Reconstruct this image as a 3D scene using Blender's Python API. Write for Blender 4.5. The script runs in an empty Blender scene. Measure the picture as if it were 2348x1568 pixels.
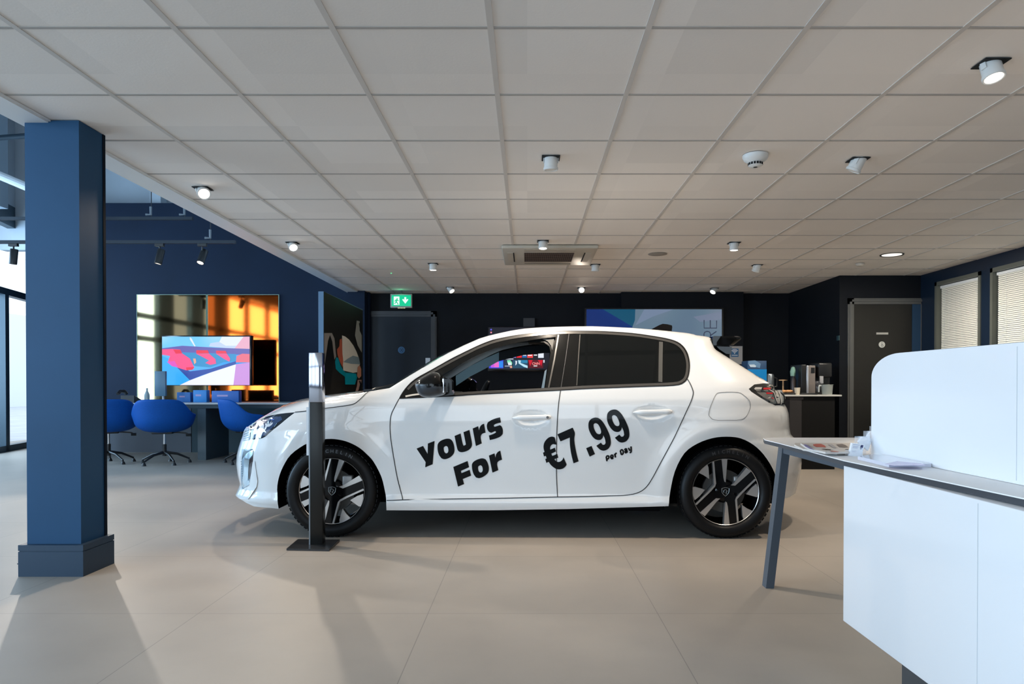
import bpy, bmesh, math, random
import numpy as np
from mathutils import Vector, Matrix
from mathutils.geometry import delaunay_2d_cdt
random.seed(4)
sc = bpy.context.scene
COL = sc.collection
PI = math.pi
# ------------------------------------------------------------------ camera
F, PX0, HOR, PITCH = 1570.0, 1209.0, 883.0, math.radians(0.5)
PY0 = HOR + F * math.tan(PITCH)
cam_d = bpy.data.cameras.new('camera')
cam = bpy.data.objects.new('camera', cam_d); COL.objects.link(cam)
cam.location = (0, 0, 1.0)
cam.rotation_euler = (PI / 2 - PITCH, 0, 0)
cam_d.sensor_width = 36; cam_d.lens = 36 * F / 2348
cam_d.shift_x = -(PX0 - 1174) / 2348
cam_d.shift_y = (PY0 - 784) / 2348
cam_d.clip_start = .02
sc.camera = cam
# ------------------------------------------------------------------ world, exposure
w = bpy.data.worlds.new('sky'); sc.world = w; w.use_nodes = True
bg = w.node_tree.nodes['Background']
bg.inputs[0].default_value = (.72, .86, 1, 1); bg.inputs[1].default_value = 2.0
vs = sc.view_settings
vs.view_transform = 'Standard'; vs.look = 'None'; vs.gamma = 1; vs.use_curve_mapping = False
vs.exposure = 0.0
sc.cycles.max_bounces = 10; sc.cycles.diffuse_bounces = 5; sc.cycles.glossy_bounces = 5
sc.cycles.transmission_bounces = 6; sc.cycles.transparent_max_bounces = 12
sc.cycles.caustics_reflective = False; sc.cycles.caustics_refractive = False
sc.cycles.sample_clamp_indirect = 6
def area(name, loc, rot, sx, sy, power, col):
    l = bpy.data.lights.new(name, 'AREA'); l.shape = 'RECTANGLE'; l.size = sx; l.size_y = sy
    l.energy = power; l.color = col
    o = bpy.data.objects.new(name, l); COL.objects.link(o); o.location = loc; o.rotation_euler = rot
    return o
# daylight outside the glazed fronts (left facade, shopfront behind the camera, blinds on the right)
area('daylight_left', (-8.3, -1.3, 1.9), (0, -PI / 2, 0), 3.0, 5.4, 830, (.52, .76, 1))
area('daylight_left_rear', (-8.5, 7.0, 2.0), (0, -PI / 2, 0), 3.0, 4.6, 800, (.45, .72, 1))
area('daylight_front', (-4.6, -4.6, 2.2), (PI / 2, 0, 0), 4.6, 3.6, 75, (.62, .82, 1))
area('daylight_shopfront', (1.2, -4.6, 1.3), (PI / 2, 0, 0), 6.0, 1.9, 30, (.72, .87, 1))
# ------------------------------------------------------------------ projection helpers (metres from the photo)
def ray(px, py):
    u, v = (px - PX0) / F, (PY0 - py) / F
    c, s = math.cos(PITCH), math.sin(PITCH)
    return Vector((u, c + v * s, -s + v * c))
def atY(px, py, Y):
    d = ray(px, py); t = Y / d.y
    return Vector((d.x * t, Y, 1 + d.z * t))
def atZ(px, py, z):
    d = ray(px, py); t = (z - 1) / d.z
    return Vector((d.x * t, d.y * t, z))
def atX(px, py, X):
    d = ray(px, py); t = X / d.x
    return Vector((X, d.y * t, 1 + d.z * t))
CEIL = 1 + 1.385
# ------------------------------------------------------------------ materials
MATS = {}
def mat(name, col, rough=.5, metal=0, spec=.5, coat=0, emit=None, es=1, trans=0, ior=1.45, alpha=1, coatr=.03):
    if name in MATS: return MATS[name]
    m = bpy.data.materials.new(name); m.use_nodes = True
    b = m.node_tree.nodes['Principled BSDF']
    b.inputs['Base Color'].default_value = (*col, 1)
    b.inputs['Roughness'].default_value = rough
    b.inputs['Metallic'].default_value = metal
    b.inputs['Specular IOR Level'].default_value = spec
    b.inputs['Coat Weight'].default_value = coat
    b.inputs['Coat Roughness'].default_value = coatr
    b.inputs['Transmission Weight'].default_value = trans
    b.inputs['IOR'].default_value = ior
    b.inputs['Alpha'].default_value = alpha
    if emit is not None:
        b.inputs['Emission Color'].default_value = (*emit, 1)
        b.inputs['Emission Strength'].default_value = es
    MATS[name] = m
    return m
def nodes_of(m): return m.node_tree.nodes, m.node_tree.links, m.node_tree.nodes['Principled BSDF']
def noisy(m, scale, amt, bump=0, detail=6, stretch=None):
    """vary base colour by +-amt with noise in object space"""
    n, l, b = nodes_of(m)
    tc = n.new('ShaderNodeTexCoord'); no = n.new('ShaderNodeTexNoise')
    no.inputs['Scale'].default_value = scale; no.inputs['Detail'].default_value = detail
    src = tc.outputs['Object']
    if stretch:
        mp = n.new('ShaderNodeMapping'); mp.inputs['Scale'].default_value = stretch
        l.new(src, mp.inputs[0]); src = mp.outputs[0]
    l.new(src, no.inputs['Vector'])
    c = b.inputs['Base Color'].default_value[:3]
    r = n.new('ShaderNodeMapRange'); r.inputs[1].default_value = .3; r.inputs[2].default_value = .7
    r.inputs[3].default_value = 1 - amt; r.inputs[4].default_value = 1 + amt
    l.new(no.outputs[0], r.inputs[0])
    mx = n.new('ShaderNodeVectorMath'); mx.operation = 'SCALE'
    mx.inputs[0].default_value = c; l.new(r.outputs[0], mx.inputs['Scale'])
    l.new(mx.outputs[0], b.inputs['Base Color'])
    if bump:
        bp = n.new('ShaderNodeBump'); bp.inputs['Strength'].default_value = bump; bp.inputs['Distance'].default_value = .01
        l.new(no.outputs[0], bp.inputs['Height']); l.new(bp.outputs[0], b.inputs['Normal'])
    return m
def emi(name, col, s): return mat(name, (0, 0, 0), rough=.3, emit=col, es=s)
# ------------------------------------------------------------------ object helpers
def rootm(root):
    return Matrix.Translation(root.location) @ root.rotation_euler.to_matrix().to_4x4() if root else Matrix.Identity(4)
def mesh(name, verts, faces, mats, parent=None, world=True, smooth=False, midx=None, normals=None):
    """world=True: coordinates are world space even under a parent"""
    me = bpy.data.meshes.new(name)
    if parent is not None and world:
        inv = rootm(parent).inverted() if parent.parent is None else (rootm(parent.parent) @ Matrix.Identity(4)).inverted()
        verts = [inv @ Vector(v) for v in verts]
    me.from_pydata([tuple(v) for v in verts], [], faces)
    if not isinstance(mats, (list, tuple)): mats = [mats]
    for m in mats: me.materials.append(m)
    if midx is not None: me.polygons.foreach_set('material_index', midx)
    if smooth: me.polygons.foreach_set('use_smooth', [True] * len(me.polygons))
    me.update()
    if normals is not None:
        me.normals_split_custom_set_from_vertices(normals)
    o = bpy.data.objects.new(name, me); COL.objects.link(o)
    if parent: o.parent = parent
    return o
def thing(name, label, cat, loc=(0, 0, 0), rotz=0, group=None):
    o = bpy.data.objects.new(name, None); COL.objects.link(o)
    o.location = loc; o.rotation_euler = (0, 0, rotz); o.empty_display_size = .1
    o['label'] = label; o['category'] = cat
    if group: o['group'] = group
    return o
def tag(o, label, cat, group=None):
    o['label'] = label; o['category'] = cat
    if group: o['group'] = group
    return o
def struct(o): o['kind'] = 'structure'; return o
class MB:
    """collects simple solids into one mesh"""
    def __init__(s): s.v = []; s.f = []; s.m = []
    def add(s, v, f, mi=0):
        n = len(s.v); s.v += [Vector(a) for a in v]; s.f += [[i + n for i in q] for q in f]; s.m += [mi] * len(f)
        return s
    def box(s, x0, x1, y0, y1, z0, z1, mi=0):
        v = [(x, y, z) for z in (z0, z1) for y in (y0, y1) for x in (x0, x1)]
        return s.add(v, [(0, 2, 3, 1), (4, 5, 7, 6), (0, 1, 5, 4), (2, 6, 7, 3), (0, 4, 6, 2), (1, 3, 7, 5)], mi)
    def bevbox(s, x0, x1, y0, y1, z0, z1, r, mi=0, seg=3):
        bm = bmesh.new(); bmesh.ops.create_cube(bm, size=1)
        for v in bm.verts:
            v.co = Vector(((x0 + x1) / 2 + v.co.x * (x1 - x0), (y0 + y1) / 2 + v.co.y * (y1 - y0), (z0 + z1) / 2 + v.co.z * (z1 - z0)))
        bmesh.ops.bevel(bm, geom=bm.edges[:], offset=r, segments=seg, profile=.5, affect='EDGES')
        bm.verts.index_update()
        s.add([v.co.copy() for v in bm.verts], [[v.index for v in f.verts] for f in bm.faces], mi); bm.free(); return s
    def tube(s, pts, r, n=10, mi=0, cap=True, r2=None):
        pts = [Vector(p) for p in pts]; R = []; b = len(s.v); V = []; Fc = []
        up = Vector((0, 0, 1))
        prev = None
        for i, p in enumerate(pts):
            t = (pts[min(i + 1, len(pts) - 1)] - pts[max(i - 1, 0)]).normalized()
            a = prev if prev is not None else (up if abs(t.z) < .95 else Vector((1, 0, 0)))
            x = (a - t * a.dot(t)).normalized(); prev = x
            y = t.cross(x)
            rr = r if r2 is None else r + (r2 - r) * i / max(1, len(pts) - 1)
            for k in range(n):
                an = 2 * PI * k / n
                V.append(p + x * math.cos(an) * rr + y * math.sin(an) * rr)
        for i in range(len(pts) - 1):
            for k in range(n):
                Fc.append((i * n + k, i * n + (k + 1) % n, (i + 1) * n + (k + 1) % n, (i + 1) * n + k))
        if cap:
            Fc.append(tuple(range(n))[::-1]); Fc.append(tuple((len(pts) - 1) * n + k for k in range(n)))
        return s.add(V, Fc, mi)
    def lathe(s, prof, c=(0, 0, 0), axis='z', n=32, mi=0, a0=0, a1=2 * PI):
        """prof: (radius, height) list"""
        V = []; Fc = []; c = Vector(c); full = abs(a1 - a0 - 2 * PI) < 1e-6; m = n if full else n + 1
        for (r, h) in prof:
            for k in range(m):
                a = a0 + (a1 - a0) * k / n
                x, y = r * math.cos(a), r * math.sin(a)
                V.append(c + (Vector((x, y, h)) if axis == 'z' else Vector((x, h, y)) if axis == 'y' else Vector((h, x, y))))
        for i in range(len(prof) - 1):
            for k in range(n if full else n):
                k2 = (k + 1) % m
                if not full and k + 1 >= m: continue
                Fc.append((i * m + k, i * m + k2, (i + 1) * m + k2, (i + 1) * m + k))
        return s.add(V, Fc, mi)
    def prism(s, poly, fn, a, b, mi=0):
        """extrude polygon (2d) from a to b; fn(u,v,w)->3d"""
        n = len(poly)
        V = [fn(u, v, a) for u, v in poly] + [fn(u, v, b) for u, v in poly]
        r = delaunay_2d_cdt([Vector(p) for p in poly], [], [list(range(n))], 1, 1e-6)
        tri = [[next((j for j in rr), 0) for rr in [r[3][i] for i in f]] for f in r[2]] if len(r[0]) == n else [list(range(n))]
        Fc = [t for t in tri] + [[i + n for i in t[::-1]] for t in tri]
        Fc += [(i, (i + 1) % n, n + (i + 1) % n, n + i) for i in range(n)]
        return s.add(V, Fc, mi)
    def xf(s, M, i0=0):
        for i in range(i0, len(s.v)): s.v[i] = M @ s.v[i]
        return s
    def build(s, name, mats, parent=None, world=True, smooth=None):
        o = mesh(name, s.v, s.f, mats, parent, world, midx=s.m)
        bm = bmesh.new(); bm.from_mesh(o.data); bmesh.ops.recalc_face_normals(bm, faces=bm.faces); bm.to_mesh(o.data); bm.free()
        if smooth:
            o.data.polygons.foreach_set('use_smooth', [True] * len(o.data.polygons))
            o.data.set_sharp_from_angle(angle=math.radians(smooth))
        return o
def box(name, x0, x1, y0, y1, z0, z1, m, parent=None, world=True, r=0):
    b = MB()
    if r: b.bevbox(x0, x1, y0, y1, z0, z1, r)
    else: b.box(x0, x1, y0, y1, z0, z1)
    return b.build(name, m, parent, world, smooth=40 if r else None)
def copy_tree(o, parent=None, **kw):
    c = o.copy(); COL.objects.link(c)
    if parent: c.parent = parent
    for ch in list(o.children): copy_tree(ch, c)
    for k, v in kw.items(): c[k] = v
    return c
def smoothpoly(P, closed=True, cut=48, sub=4):
    """Catmull-Rom through the points, keeping sharp corners"""
    P = [Vector(p) for p in P]; n = len(P); out = []
    def corner(i):
        if not closed and i in (0, n - 1): return True
        a, b = P[i] - P[i - 1], P[(i + 1) % n] - P[i]
        if a.length < 1e-9 or b.length < 1e-9: return True
        return abs(a.angle(b)) > math.radians(cut)
    cs = [corner(i) for i in range(n)]
    for i in range(n if closed else n - 1):
        p1, p2 = P[i], P[(i + 1) % n]
        p0 = p1 if cs[i] else P[i - 1]; p3 = p2 if cs[(i + 1) % n] else P[(i + 2) % n]
        t1 = (p2 - p0) * .5; t2 = (p3 - p1) * .5
        for k in range(sub):
            t = k / sub
            out.append((2*t**3 - 3*t**2 + 1) * p1 + (t**3 - 2*t**2 + t) * t1 + (-2*t**3 + 3*t**2) * p2 + (t**3 - t**2) * t2)
    if not closed: out.append(P[-1])
    return [tuple(p) for p in out]
def inpoly(X, Z, poly):
    X = np.asarray(X); Z = np.asarray(Z); r = np.zeros(X.shape, bool); n = len(poly)
    for i in range(n):
        x1, z1 = poly[i][0], poly[i][1]; x2, z2 = poly[(i + 1) % n][0], poly[(i + 1) % n][1]
        if z1 == z2: continue
        c = ((z1 > Z) != (z2 > Z)) & (X < (x2 - x1) * (Z - z1) / (z2 - z1) + x1)
        r ^= c
    return r
def text_mesh(s, bold=0.0):
    """glyph triangles of a string in font units (2d)"""
    cu = bpy.data.curves.new('txt', 'FONT'); cu.body = s; cu.size = 1; cu.offset = bold; cu.resolution_u = 4
    o = bpy.data.objects.new('txt', cu); COL.objects.link(o)
    dg = bpy.context.evaluated_depsgraph_get()
    me = o.evaluated_get(dg).to_mesh()
    v = [(p.co.x, p.co.y) for p in me.vertices]; f = [list(p.vertices) for p in me.polygons]
    o.evaluated_get(dg).to_mesh_clear()
    bpy.data.objects.remove(o); bpy.data.curves.remove(cu)
    return v, f
def picture(name, layers, fn, parent=None, step=.0008):
    """flat printed / lit picture: layers = [(polygon in px, material)], fn(px,py,k)->world point, k = layer lift"""
    V = []; Fc = []; ms = []; mi = []
    for k, (poly, m) in enumerate(layers):
        if m not in ms: ms.append(m)
        n = len(V); V += [fn(p[0], p[1], k * step) for p in poly]
        idx = list(range(n, n + len(poly)))
        r = delaunay_2d_cdt([Vector(p) for p in poly], [], [list(range(len(poly)))], 1, 1e-6)
        if len(r[0]) == len(poly):
            for f in r[2]:
                Fc.append([n + r[3][i][0] for i in f]); mi.append(ms.index(m))
        else: Fc.append(idx); mi.append(ms.index(m))
    return mesh(name, V, Fc, ms, parent, midx=mi)
# ================================================================== materials of the room
M_wall = noisy(mat('wall_black', (.006, .0075, .011), .65, spec=.2), 3, .12)
M_navy = noisy(mat('wall_navy', (.0055, .0135, .033), .65, spec=.2), 2, .10)
M_col = noisy(mat('column_blue', (.010, .058, .135), .55, spec=.3), 2, .08)
M_colside = M_col
M_plinth = mat('plinth_blue', (.012, .034, .065), .45)
M_frame = mat('frame_grey', (.045, .050, .058), .4)
M_door = noisy(mat('door_black', (.030, .032, .036), .42), 2, .1)
M_steel = mat('steel_dark', (.05, .055, .06), .4)
M_blk = mat('black_plastic', (.012, .012, .013), .35)
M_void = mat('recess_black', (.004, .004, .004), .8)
M_white = mat('white_paint', (.78, .78, .77), .4)
M_upper = noisy(mat('upper_wall', (.42, .47, .52), .7), 1.5, .08)
M_tile = mat('ceiling_tile', (.84, .785, .735), .9, spec=.2)
n, l, b = nodes_of(M_tile)
tc = n.new('ShaderNodeTexCoord'); mp = n.new('ShaderNodeMapping'); TP = .614
mp.inputs['Scale'].default_value = (1 / TP, 1 / TP, 0)
fl = n.new('ShaderNodeVectorMath'); fl.operation = 'FLOOR'; wn = n.new('ShaderNodeTexWhiteNoise')
l.new(tc.outputs['Object'], mp.inputs[0]); l.new(mp.outputs[0], fl.inputs[0]); l.new(fl.outputs[0], wn.inputs['Vector'])
mr = n.new('ShaderNodeMapRange'); mr.inputs[3].default_value = .95; mr.inputs[4].default_value = 1.03
l.new(wn.outputs[0], mr.inputs[0])
no = n.new('ShaderNodeTexNoise'); no.inputs['Scale'].default_value = 90; no.inputs['Detail'].default_value = 8
l.new(tc.outputs['Object'], no.inputs['Vector'])
bp = n.new('ShaderNodeBump'); bp.inputs['Strength'].default_value = .12; bp.inputs['Distance'].default_value = .004
l.new(no.outputs[0], bp.inputs['Height']); l.new(bp.outputs[0], b.inputs['Normal'])
vm = n.new('ShaderNodeVectorMath'); vm.operation = 'SCALE'; vm.inputs[0].default_value = (.84, .785, .735)
l.new(mr.outputs[0], vm.inputs['Scale']); l.new(vm.outputs[0], b.inputs['Base Color'])
M_tbar = mat('ceiling_bar', (.62, .575, .535), .5)
# floor: large grey-beige stone tiles with thin joints
M_floor = mat('floor_stone', (.43, .385, .335), .42, spec=.45)
n, l, b = nodes_of(M_floor)
tc = n.new('ShaderNodeTexCoord'); br = n.new('ShaderNodeTexBrick'); mp = n.new('ShaderNodeMapping')
mp.inputs['Location'].default_value = (.435, 0.01, 0)
l.new(tc.outputs['Object'], mp.inputs[0]); l.new(mp.outputs[0], br.inputs['Vector'])
br.offset = 0; br.inputs['Scale'].default_value = 1; br.inputs['Brick Width'].default_value = 1.006; br.inputs['Row Height'].default_value = 1.0
br.inputs['Mortar Size'].default_value = .0022; br.inputs['Mortar Smooth'].default_value = .4
br.inputs['Color1'].default_value = (.375, .325, .275, 1); br.inputs['Color2'].default_value = (.395, .342, .29, 1); br.inputs['Mortar'].default_value = (.25, .22, .19, 1)
n1 = n.new('ShaderNodeTexNoise'); n1.inputs['Scale'].default_value = 1.1; n1.inputs['Detail'].default_value = 7; n1.inputs['Roughness'].default_value = .6
l.new(tc.outputs['Object'], n1.inputs['Vector'])
mr = n.new('ShaderNodeMapRange'); mr.inputs[1].default_value = .3; mr.inputs[2].default_value = .7; mr.inputs[3].default_value = .88; mr.inputs[4].default_value = 1.10
l.new(n1.outputs[0], mr.inputs[0])
vm = n.new('ShaderNodeVectorMath'); vm.operation = 'SCALE'; l.new(br.outputs[0], vm.inputs[0]); l.new(mr.outputs[0], vm.inputs['Scale'])
l.new(vm.outputs[0], b.inputs['Base Color'])
mr2 = n.new('ShaderNodeMapRange'); mr2.inputs[3].default_value = .36; mr2.inputs[4].default_value = .52
l.new(n1.outputs[0], mr2.inputs[0]); l.new(mr2.outputs[0], b.inputs['Roughness'])

# ================================================================== the shell
YB = atZ(1000, 673, CEIL).y            # main back wall
XE = -2.50                             # edge of the low ceiling
XR = 4.98                              # right window wall
YL = 10.25                             # far wall of the tall left hall
XF = -7.75                             # left glazed facade
YBK = -4.2
struct(box('floor', -9.2, 5.2, YBK - .2, 13.4, -.12, 0, M_floor))
c = MB().box(XE - .17, 5.2, YBK, YB + .3, CEIL + .004, CEIL + .25)
struct(c.build('ceiling', M_tile))
# T-bar grid under the tiles
g = MB(); xs = [-.14 * 1.02 + TP * k for k in range(-3, 9)]
y0 = atZ(1000, 65, CEIL).y
ys = [y0 + TP * k for k in range(-11, 13)]
for x in xs: g.box(x - .012, x + .012, YBK, YB, CEIL + .0005, CEIL + .006)
for y in ys:
    e_ = [XE] + [v for x in xs for v in (x - .012, x + .012)] + [XR]
    for k in range(0, len(e_), 2): g.box(e_[k], e_[k + 1], y - .008, y + .008, CEIL + .001, CEIL + .006, 1)
struct(g.build('trim_1', [M_tbar, mat('joint_shadow', (.42, .39, .36), .8)]))
tr = MB().box(XE - .17, XE - .006, YBK, YB - .05, CEIL - .012, CEIL + .003).box(XE - .006, XE + .006, YBK, YB - .05, CEIL - .006, CEIL + .002)
struct(tr.build('trim_2', M_white))
# back wall with its shallow breast
struct(box('wall_back', -2.36, XR + .2, YB, YB + .2, 0, CEIL + .01, M_wall))
yb2 = atZ(1500, 670, CEIL).y - .03
xa = atY(1425, 700, yb2).x; xb = atY(1705, 700, yb2).x
struct(box('wall_back_middle', xa, xb, yb2, YB - .001, 0, CEIL, M_wall))
yr = YB - .28
struct(box('wall_back_left', atY(797, 700, yr).x, atY(836, 700, yr).x, yr, YL + .1, 0, CEIL + .01, M_navy))
# right: toilet block
YT = atZ(2000, 632, CEIL).y
XT = atY(1925, 700, YT).x
struct(box('wall_back_right', XT, XR + .1, YT, YB + .01, 0, CEIL + .003, M_wall))
# far wall of the tall hall
ztop = atY(100, 470, YL).z
struct(box('wall_left_far', XF + .5, -2.36, YL, YL + .2, 0, ztop, M_navy))
struct(box('wall_upper', XF - .4, -2.36, YL + .35, YL + .5, ztop - .6, 5.4, M_upper))
struct(box('trim_3', XF + .5, -2.36, YL, YL + .5, ztop, ztop + .03, M_navy))
struct(MB().box(XE - .17, XE, YBK, YL + .4, CEIL + .25, 5.3).build('wall_hall_right', M_white))
struct(box('roof_high', -9.2, XE, YBK, 13.4, 5.3, 5.45, M_upper))
# wall behind the camera, with its shopfront openings
wb = MB()
for (x0, x1, z0, z1) in [(-8, -7.0, 0, 5.3), (-2.6, -2.0, 0, 5.3), (4.2, 5.2, 0, 2.6), (-7, -2.6, 0, .25), (-7, -2.6, 4.4, 5.3),
                         (-2.0, 4.2, 0, .2), (-2.0, 4.2, 2.3, 2.6)]:
    wb.box(x0, x1, YBK - .2, YBK, z0, z1)
for x in (-5.6, -4.1): wb.box(x - .05, x + .05, YBK - .12, YBK - .02, .25, 4.4)
for x in (-.4, 1.1, 2.6): wb.box(x - .04, x + .04, YBK - .12, YBK - .02, .2, 2.3)
wb.box(-7, -2.6, YBK - .12, YBK - .02, 2.3, 2.45)
struct(wb.build('wall_front', M_navy))
# left glazed facade, turning slightly beyond y = 10
fa = MB(); fz = 3.42; H = 2.36
def seg(a, b, z0, z1, th=.12):
    a = Vector(a); b = Vector(b); d = (b - a).normalized(); nn = Vector((-d.y, d.x)) * th
    P = [a, b, b + nn, a + nn]
    fa.add([(p.x, p.y, z) for z in (z0, z1) for p in P], [(0, 1, 2, 3), (4, 7, 6, 5), (0, 4, 5, 1), (1, 5, 6, 2), (2, 6, 7, 3), (3, 7, 4, 0)])
A0 = (XF, YBK); A1 = (XF, 10.0); A2 = (XF - .85, 13.2)
for a, b in ((A0, A1), (A1, A2)):
    seg(a, b, fz, 3.74); seg(a, b, 0, .09); seg(a, b, H, H + .1)
for y in (-3.2, -1.7, -.2, 1.3): seg((XF, y), (XF, y + .12), 0, fz)
for y in (2.6, 4.0, 5.4, 6.8, 8.2): seg((XF, y), (XF, y + .6), 0, fz)
seg((XF, 2.6), (XF, 8.8), 0, .7)
seg((XF, YBK), (XF, 8.8), 1.9, 2.0)
mdir = (Vector(A2) - Vector(A1)).normalized()
for t in (.28, 1.5, 2.6):
    p = Vector(A1) + mdir * t; q = p + mdir * .12
    seg(p, q, 0, H)
struct(fa.build('wall_left', mat('facade_frame', (.03, .06, .085), .4)))
fa = MB()
for a, b in ((A0, A1), (A1, A2)): seg(a, b, 3.741, 5.3)
struct(fa.build('wall_left_upper', M_upper))
M_glass = mat('pane_glass', (.8, .9, 1), .0, alpha=.04)
gl = MB().box(XF - .07, XF - .06, YBK, 10.0, .09, fz)
gl.add([(A1[0] - .06, A1[1], .09), (A2[0] - .06, A2[1], .09), (A2[0] - .06, A2[1], fz), (A1[0] - .06, A1[1], fz)], [(0, 1, 2, 3)])
struct(gl.build('window_1', M_glass))
struct(box('wall_hall_left', A2[0] - .2, XF + .6, 13.2, 13.4, 0, 5.3, M_navy))
struct(MB().box(XF + .4, XF + .55, YL + .2, 13.2, 0, 5.3).build('wall_left_inner', M_navy))
# outside: pavement and a pale building across the street
tag(box('pavement', -40, -8.2, -12, 40, -.2, -.1, noisy(mat('pavement', (.55, .56, .58), .8), 2, .1)), 'pale pavement outside the glazed left facade', 'pavement')
pb = MB().box(-27, -26, 6, 42, -.1, 4.6)
for k in range(8): pb.box(-25.98, -25.9, 8 + k * 4, 8.3 + k * 4, 0, 4.6)
tag(pb.build('building', mat('pale_cladding', (.75, .78, .82), .6)), 'pale low building seen through the glazed left facade', 'building')

# skirting
for i, (x0, x1, y) in enumerate([(-2.36, xa, YB), (xb, XT, YB)]):
    struct(box('baseboard_back' if i == 0 else 'baseboard_back_right', x0, x1, y - .015, y, 0, .1, M_frame))
# dark low panelling along the left hall wall
p0 = atY(250, 935, YL - .06); p1 = atY(438, 935, YL - .06); p2 = atY(735, 935, YL - .06)
pn = tag(box('wall_panel', p0.x - .6, p1.x, YL - .06, YL - .001, 0, p0.z, mat('panel_grey', (.10, .11, .13), .5)), 'grey low wall panel behind the blue chairs at the left end of the desk', 'panel')
pn = tag(box('wall_panel', p1.x + .01, p2.x, YL - .06, YL - .001, 0, p0.z, mat('panel_teal', (.02, .05, .065), .5)), 'dark teal low wall panel under the amber mirror, right of the grey one', 'panel')

# ---------------------------------------------------------------- windows with venetian blinds, right wall
zt = atX(2276, 615, XR).z; zs = .55
spans = []
yy = [atX(2145, 700, XR).y, atX(2250, 700, XR).y]; spans.append((yy[1], yy[0]))
ye = atX(2272, 700, XR).y
spans += [(ye - 1.25, ye), (ye - 2.65, ye - 1.40), (ye - 4.05, ye - 2.80)]
wr = MB(); prev = YT
for (a, b_) in spans:
    wr.box(XR, XR + .2, b_, prev, zs, zt); prev = a
wr.box(XR, XR + .2, YBK, prev, zs, zt); wr.box(XR, XR + .2, YBK, YT, 0, zs); wr.box(XR, XR + .2, YBK, YT, zt, CEIL + .01)
M_wnavy = mat('window_navy', (.005, .014, .032), .4)
struct(wr.build('wall_right', M_wnavy))
M_slat = mat('blind_slat', (.86, .83, .74), .5)
for i, (a, b_) in enumerate(spans):
    win = struct(MB().box(XR + .15, XR + .16, a, b_, zs, zt).build('window_%d' % (i + 2), mat('night_glass', (.10, .12, .13), .05, spec=.6)))
    fr = MB()
    for (u0, u1, v0, v1) in ((a, b_, zs, zs + .045), (a, b_, zt - .045, zt), (a, a + .04, zs, zt), (b_ - .04, b_, zs, zt)):
        fr.box(XR - .012, XR + .10, u0, u1, v0, v1)
    fr.build('window_frame', mat('frame_olive', (.10, .105, .09), .4), win)
    lab = ['cream venetian blind in the far narrow window beside the accessible toilet door', 'cream venetian blind in the wide window second from the toilet door',
           'cream venetian blind in the third window from the toilet door', 'cream venetian blind in the nearest right window'][i]
    bl = thing('venetian_blind', lab, 'blind', (XR + .05, (a + b_) / 2, zs))
    bl['group'] = 'venetian blinds in the right windows'
    s = MB(); k = 0; z = zs + .05
    while z < zt - .08:
        s.add([(XR + .040, a + .05, z), (XR + .040, b_ - .05, z), (XR + .049, b_ - .05, z + .0185), (XR + .049, a + .05, z + .0185)], [(0, 1, 2, 3)])
        z += .0205
    s.build('slats', M_slat, bl)
    MB().box(XR + .03, XR + .07, a + .045, b_ - .045, zt - .08, zt - .05).build('head_rail', M_white, bl)
    for t in (.15, .85): MB().tube([(XR + .034, a + (b_ - a) * t, zs + .05), (XR + .034, a + (b_ - a) * t, zt - .06)], .0015, 5).build('cord', M_white, bl)

# ---------------------------------------------------------------- doors
def architrave(x0, x1, z1, Y, m, wd=.075):
    b = MB(); st = [(0, wd, .02), (wd * .25, wd * .6, .032)]
    for (o0, o1, d) in st:
        b.box(x0 + o0, x0 + o1, Y - d, Y + .0, 0, z1 - o0); b.box(x1 - o1, x1 - o0, Y - d, Y, 0, z1 - o0)
        b.box(x0 + o0, x1 - o0, Y - d, Y, z1 - o1, z1 - o0)
    return b
a = atY(836, 713, YB - .02); b_ = atY(1001, 713, YB - .02)
fr = struct(architrave(a.x, b_.x, a.z, YB - .001, M_frame, .085).build('door_1', M_frame))
MB().box(a.x + .085, b_.x - .085, YB - .012, YB - .002, .01, a.z - .085).build('door_leaf', noisy(mat('door_navy', (.010, .017, .028), .38, spec=.3), 2, .1), fr)
c = atY(920.5, 802.5, YB - .015)
s1 = thing('door_sign', 'small round blue sign on the dark door under the exit sign', 'sign', c)
MB().lathe([(0, 0), (.052, 0), (.052, -.004), (0, -.004)], c, 'y', 28).build('disc', mat('sign_blue', (.05, .16, .33), .4), s1)
MB().lathe([(.030, -.0045), (.034, -.0055), (.030, -.0055)], c, 'y', 24).tube([c + Vector((-.018, -.006, .02)), c + Vector((.018, -.006, -.02))], .003, 6).tube([c + Vector((.018, -.006, .02)), c + Vector((-.018, -.006, -.02))], .003, 6).build('symbol', mat('sign_dark', (.01, .03, .07), .5), s1)
c = atY(981, 832, YB - .02)
ps = thing('push_plate', 'pale push plate on the dark door under the exit sign', 'push plate', c)
MB().box(c.x - .035, c.x + .035, YB - .02, YB - .0125, c.z - .11, c.z + .075).build('plate', mat('plate_steel', (.55, .6, .65), .35, metal=.3), ps)
# accessible toilet door
a = atY(1943, 684, YT); b_ = atY(2124, 684, YT)
fr = struct(architrave(a.x, b_.x, a.z, YT - .001, mat('frame_warmgrey', (.095, .095, .092), .4), .075).build('door_2', MATS['frame_warmgrey']))
rev = MB().box(atY(2091, 700, YT).x, b_.x - .075, YT - .01, YT - .001, .0, a.z - .075)
rev.build('door_reveal', mat('reveal_blue', (.02, .05, .10), .4), fr)
MB().box(a.x + .075, atY(2090, 700, YT).x, YT - .008, YT - .002, .01, a.z - .075).build('door_leaf', noisy(mat('door_charcoal', (.022, .021, .019), .35, spec=.3), 2, .1), fr)
c = atY(2023, 764.5, YT - .01)
tag(box('door_plate', c.x - .075, c.x + .075, YT - .012, YT - .008, c.z - .013, c.z + .013, mat('plate_silver', (.6, .58, .54), .3, metal=.5)), 'slim silver nameplate above the round toilet sign', 'sign')
c = atY(2022, 790, YT - .01)
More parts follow.
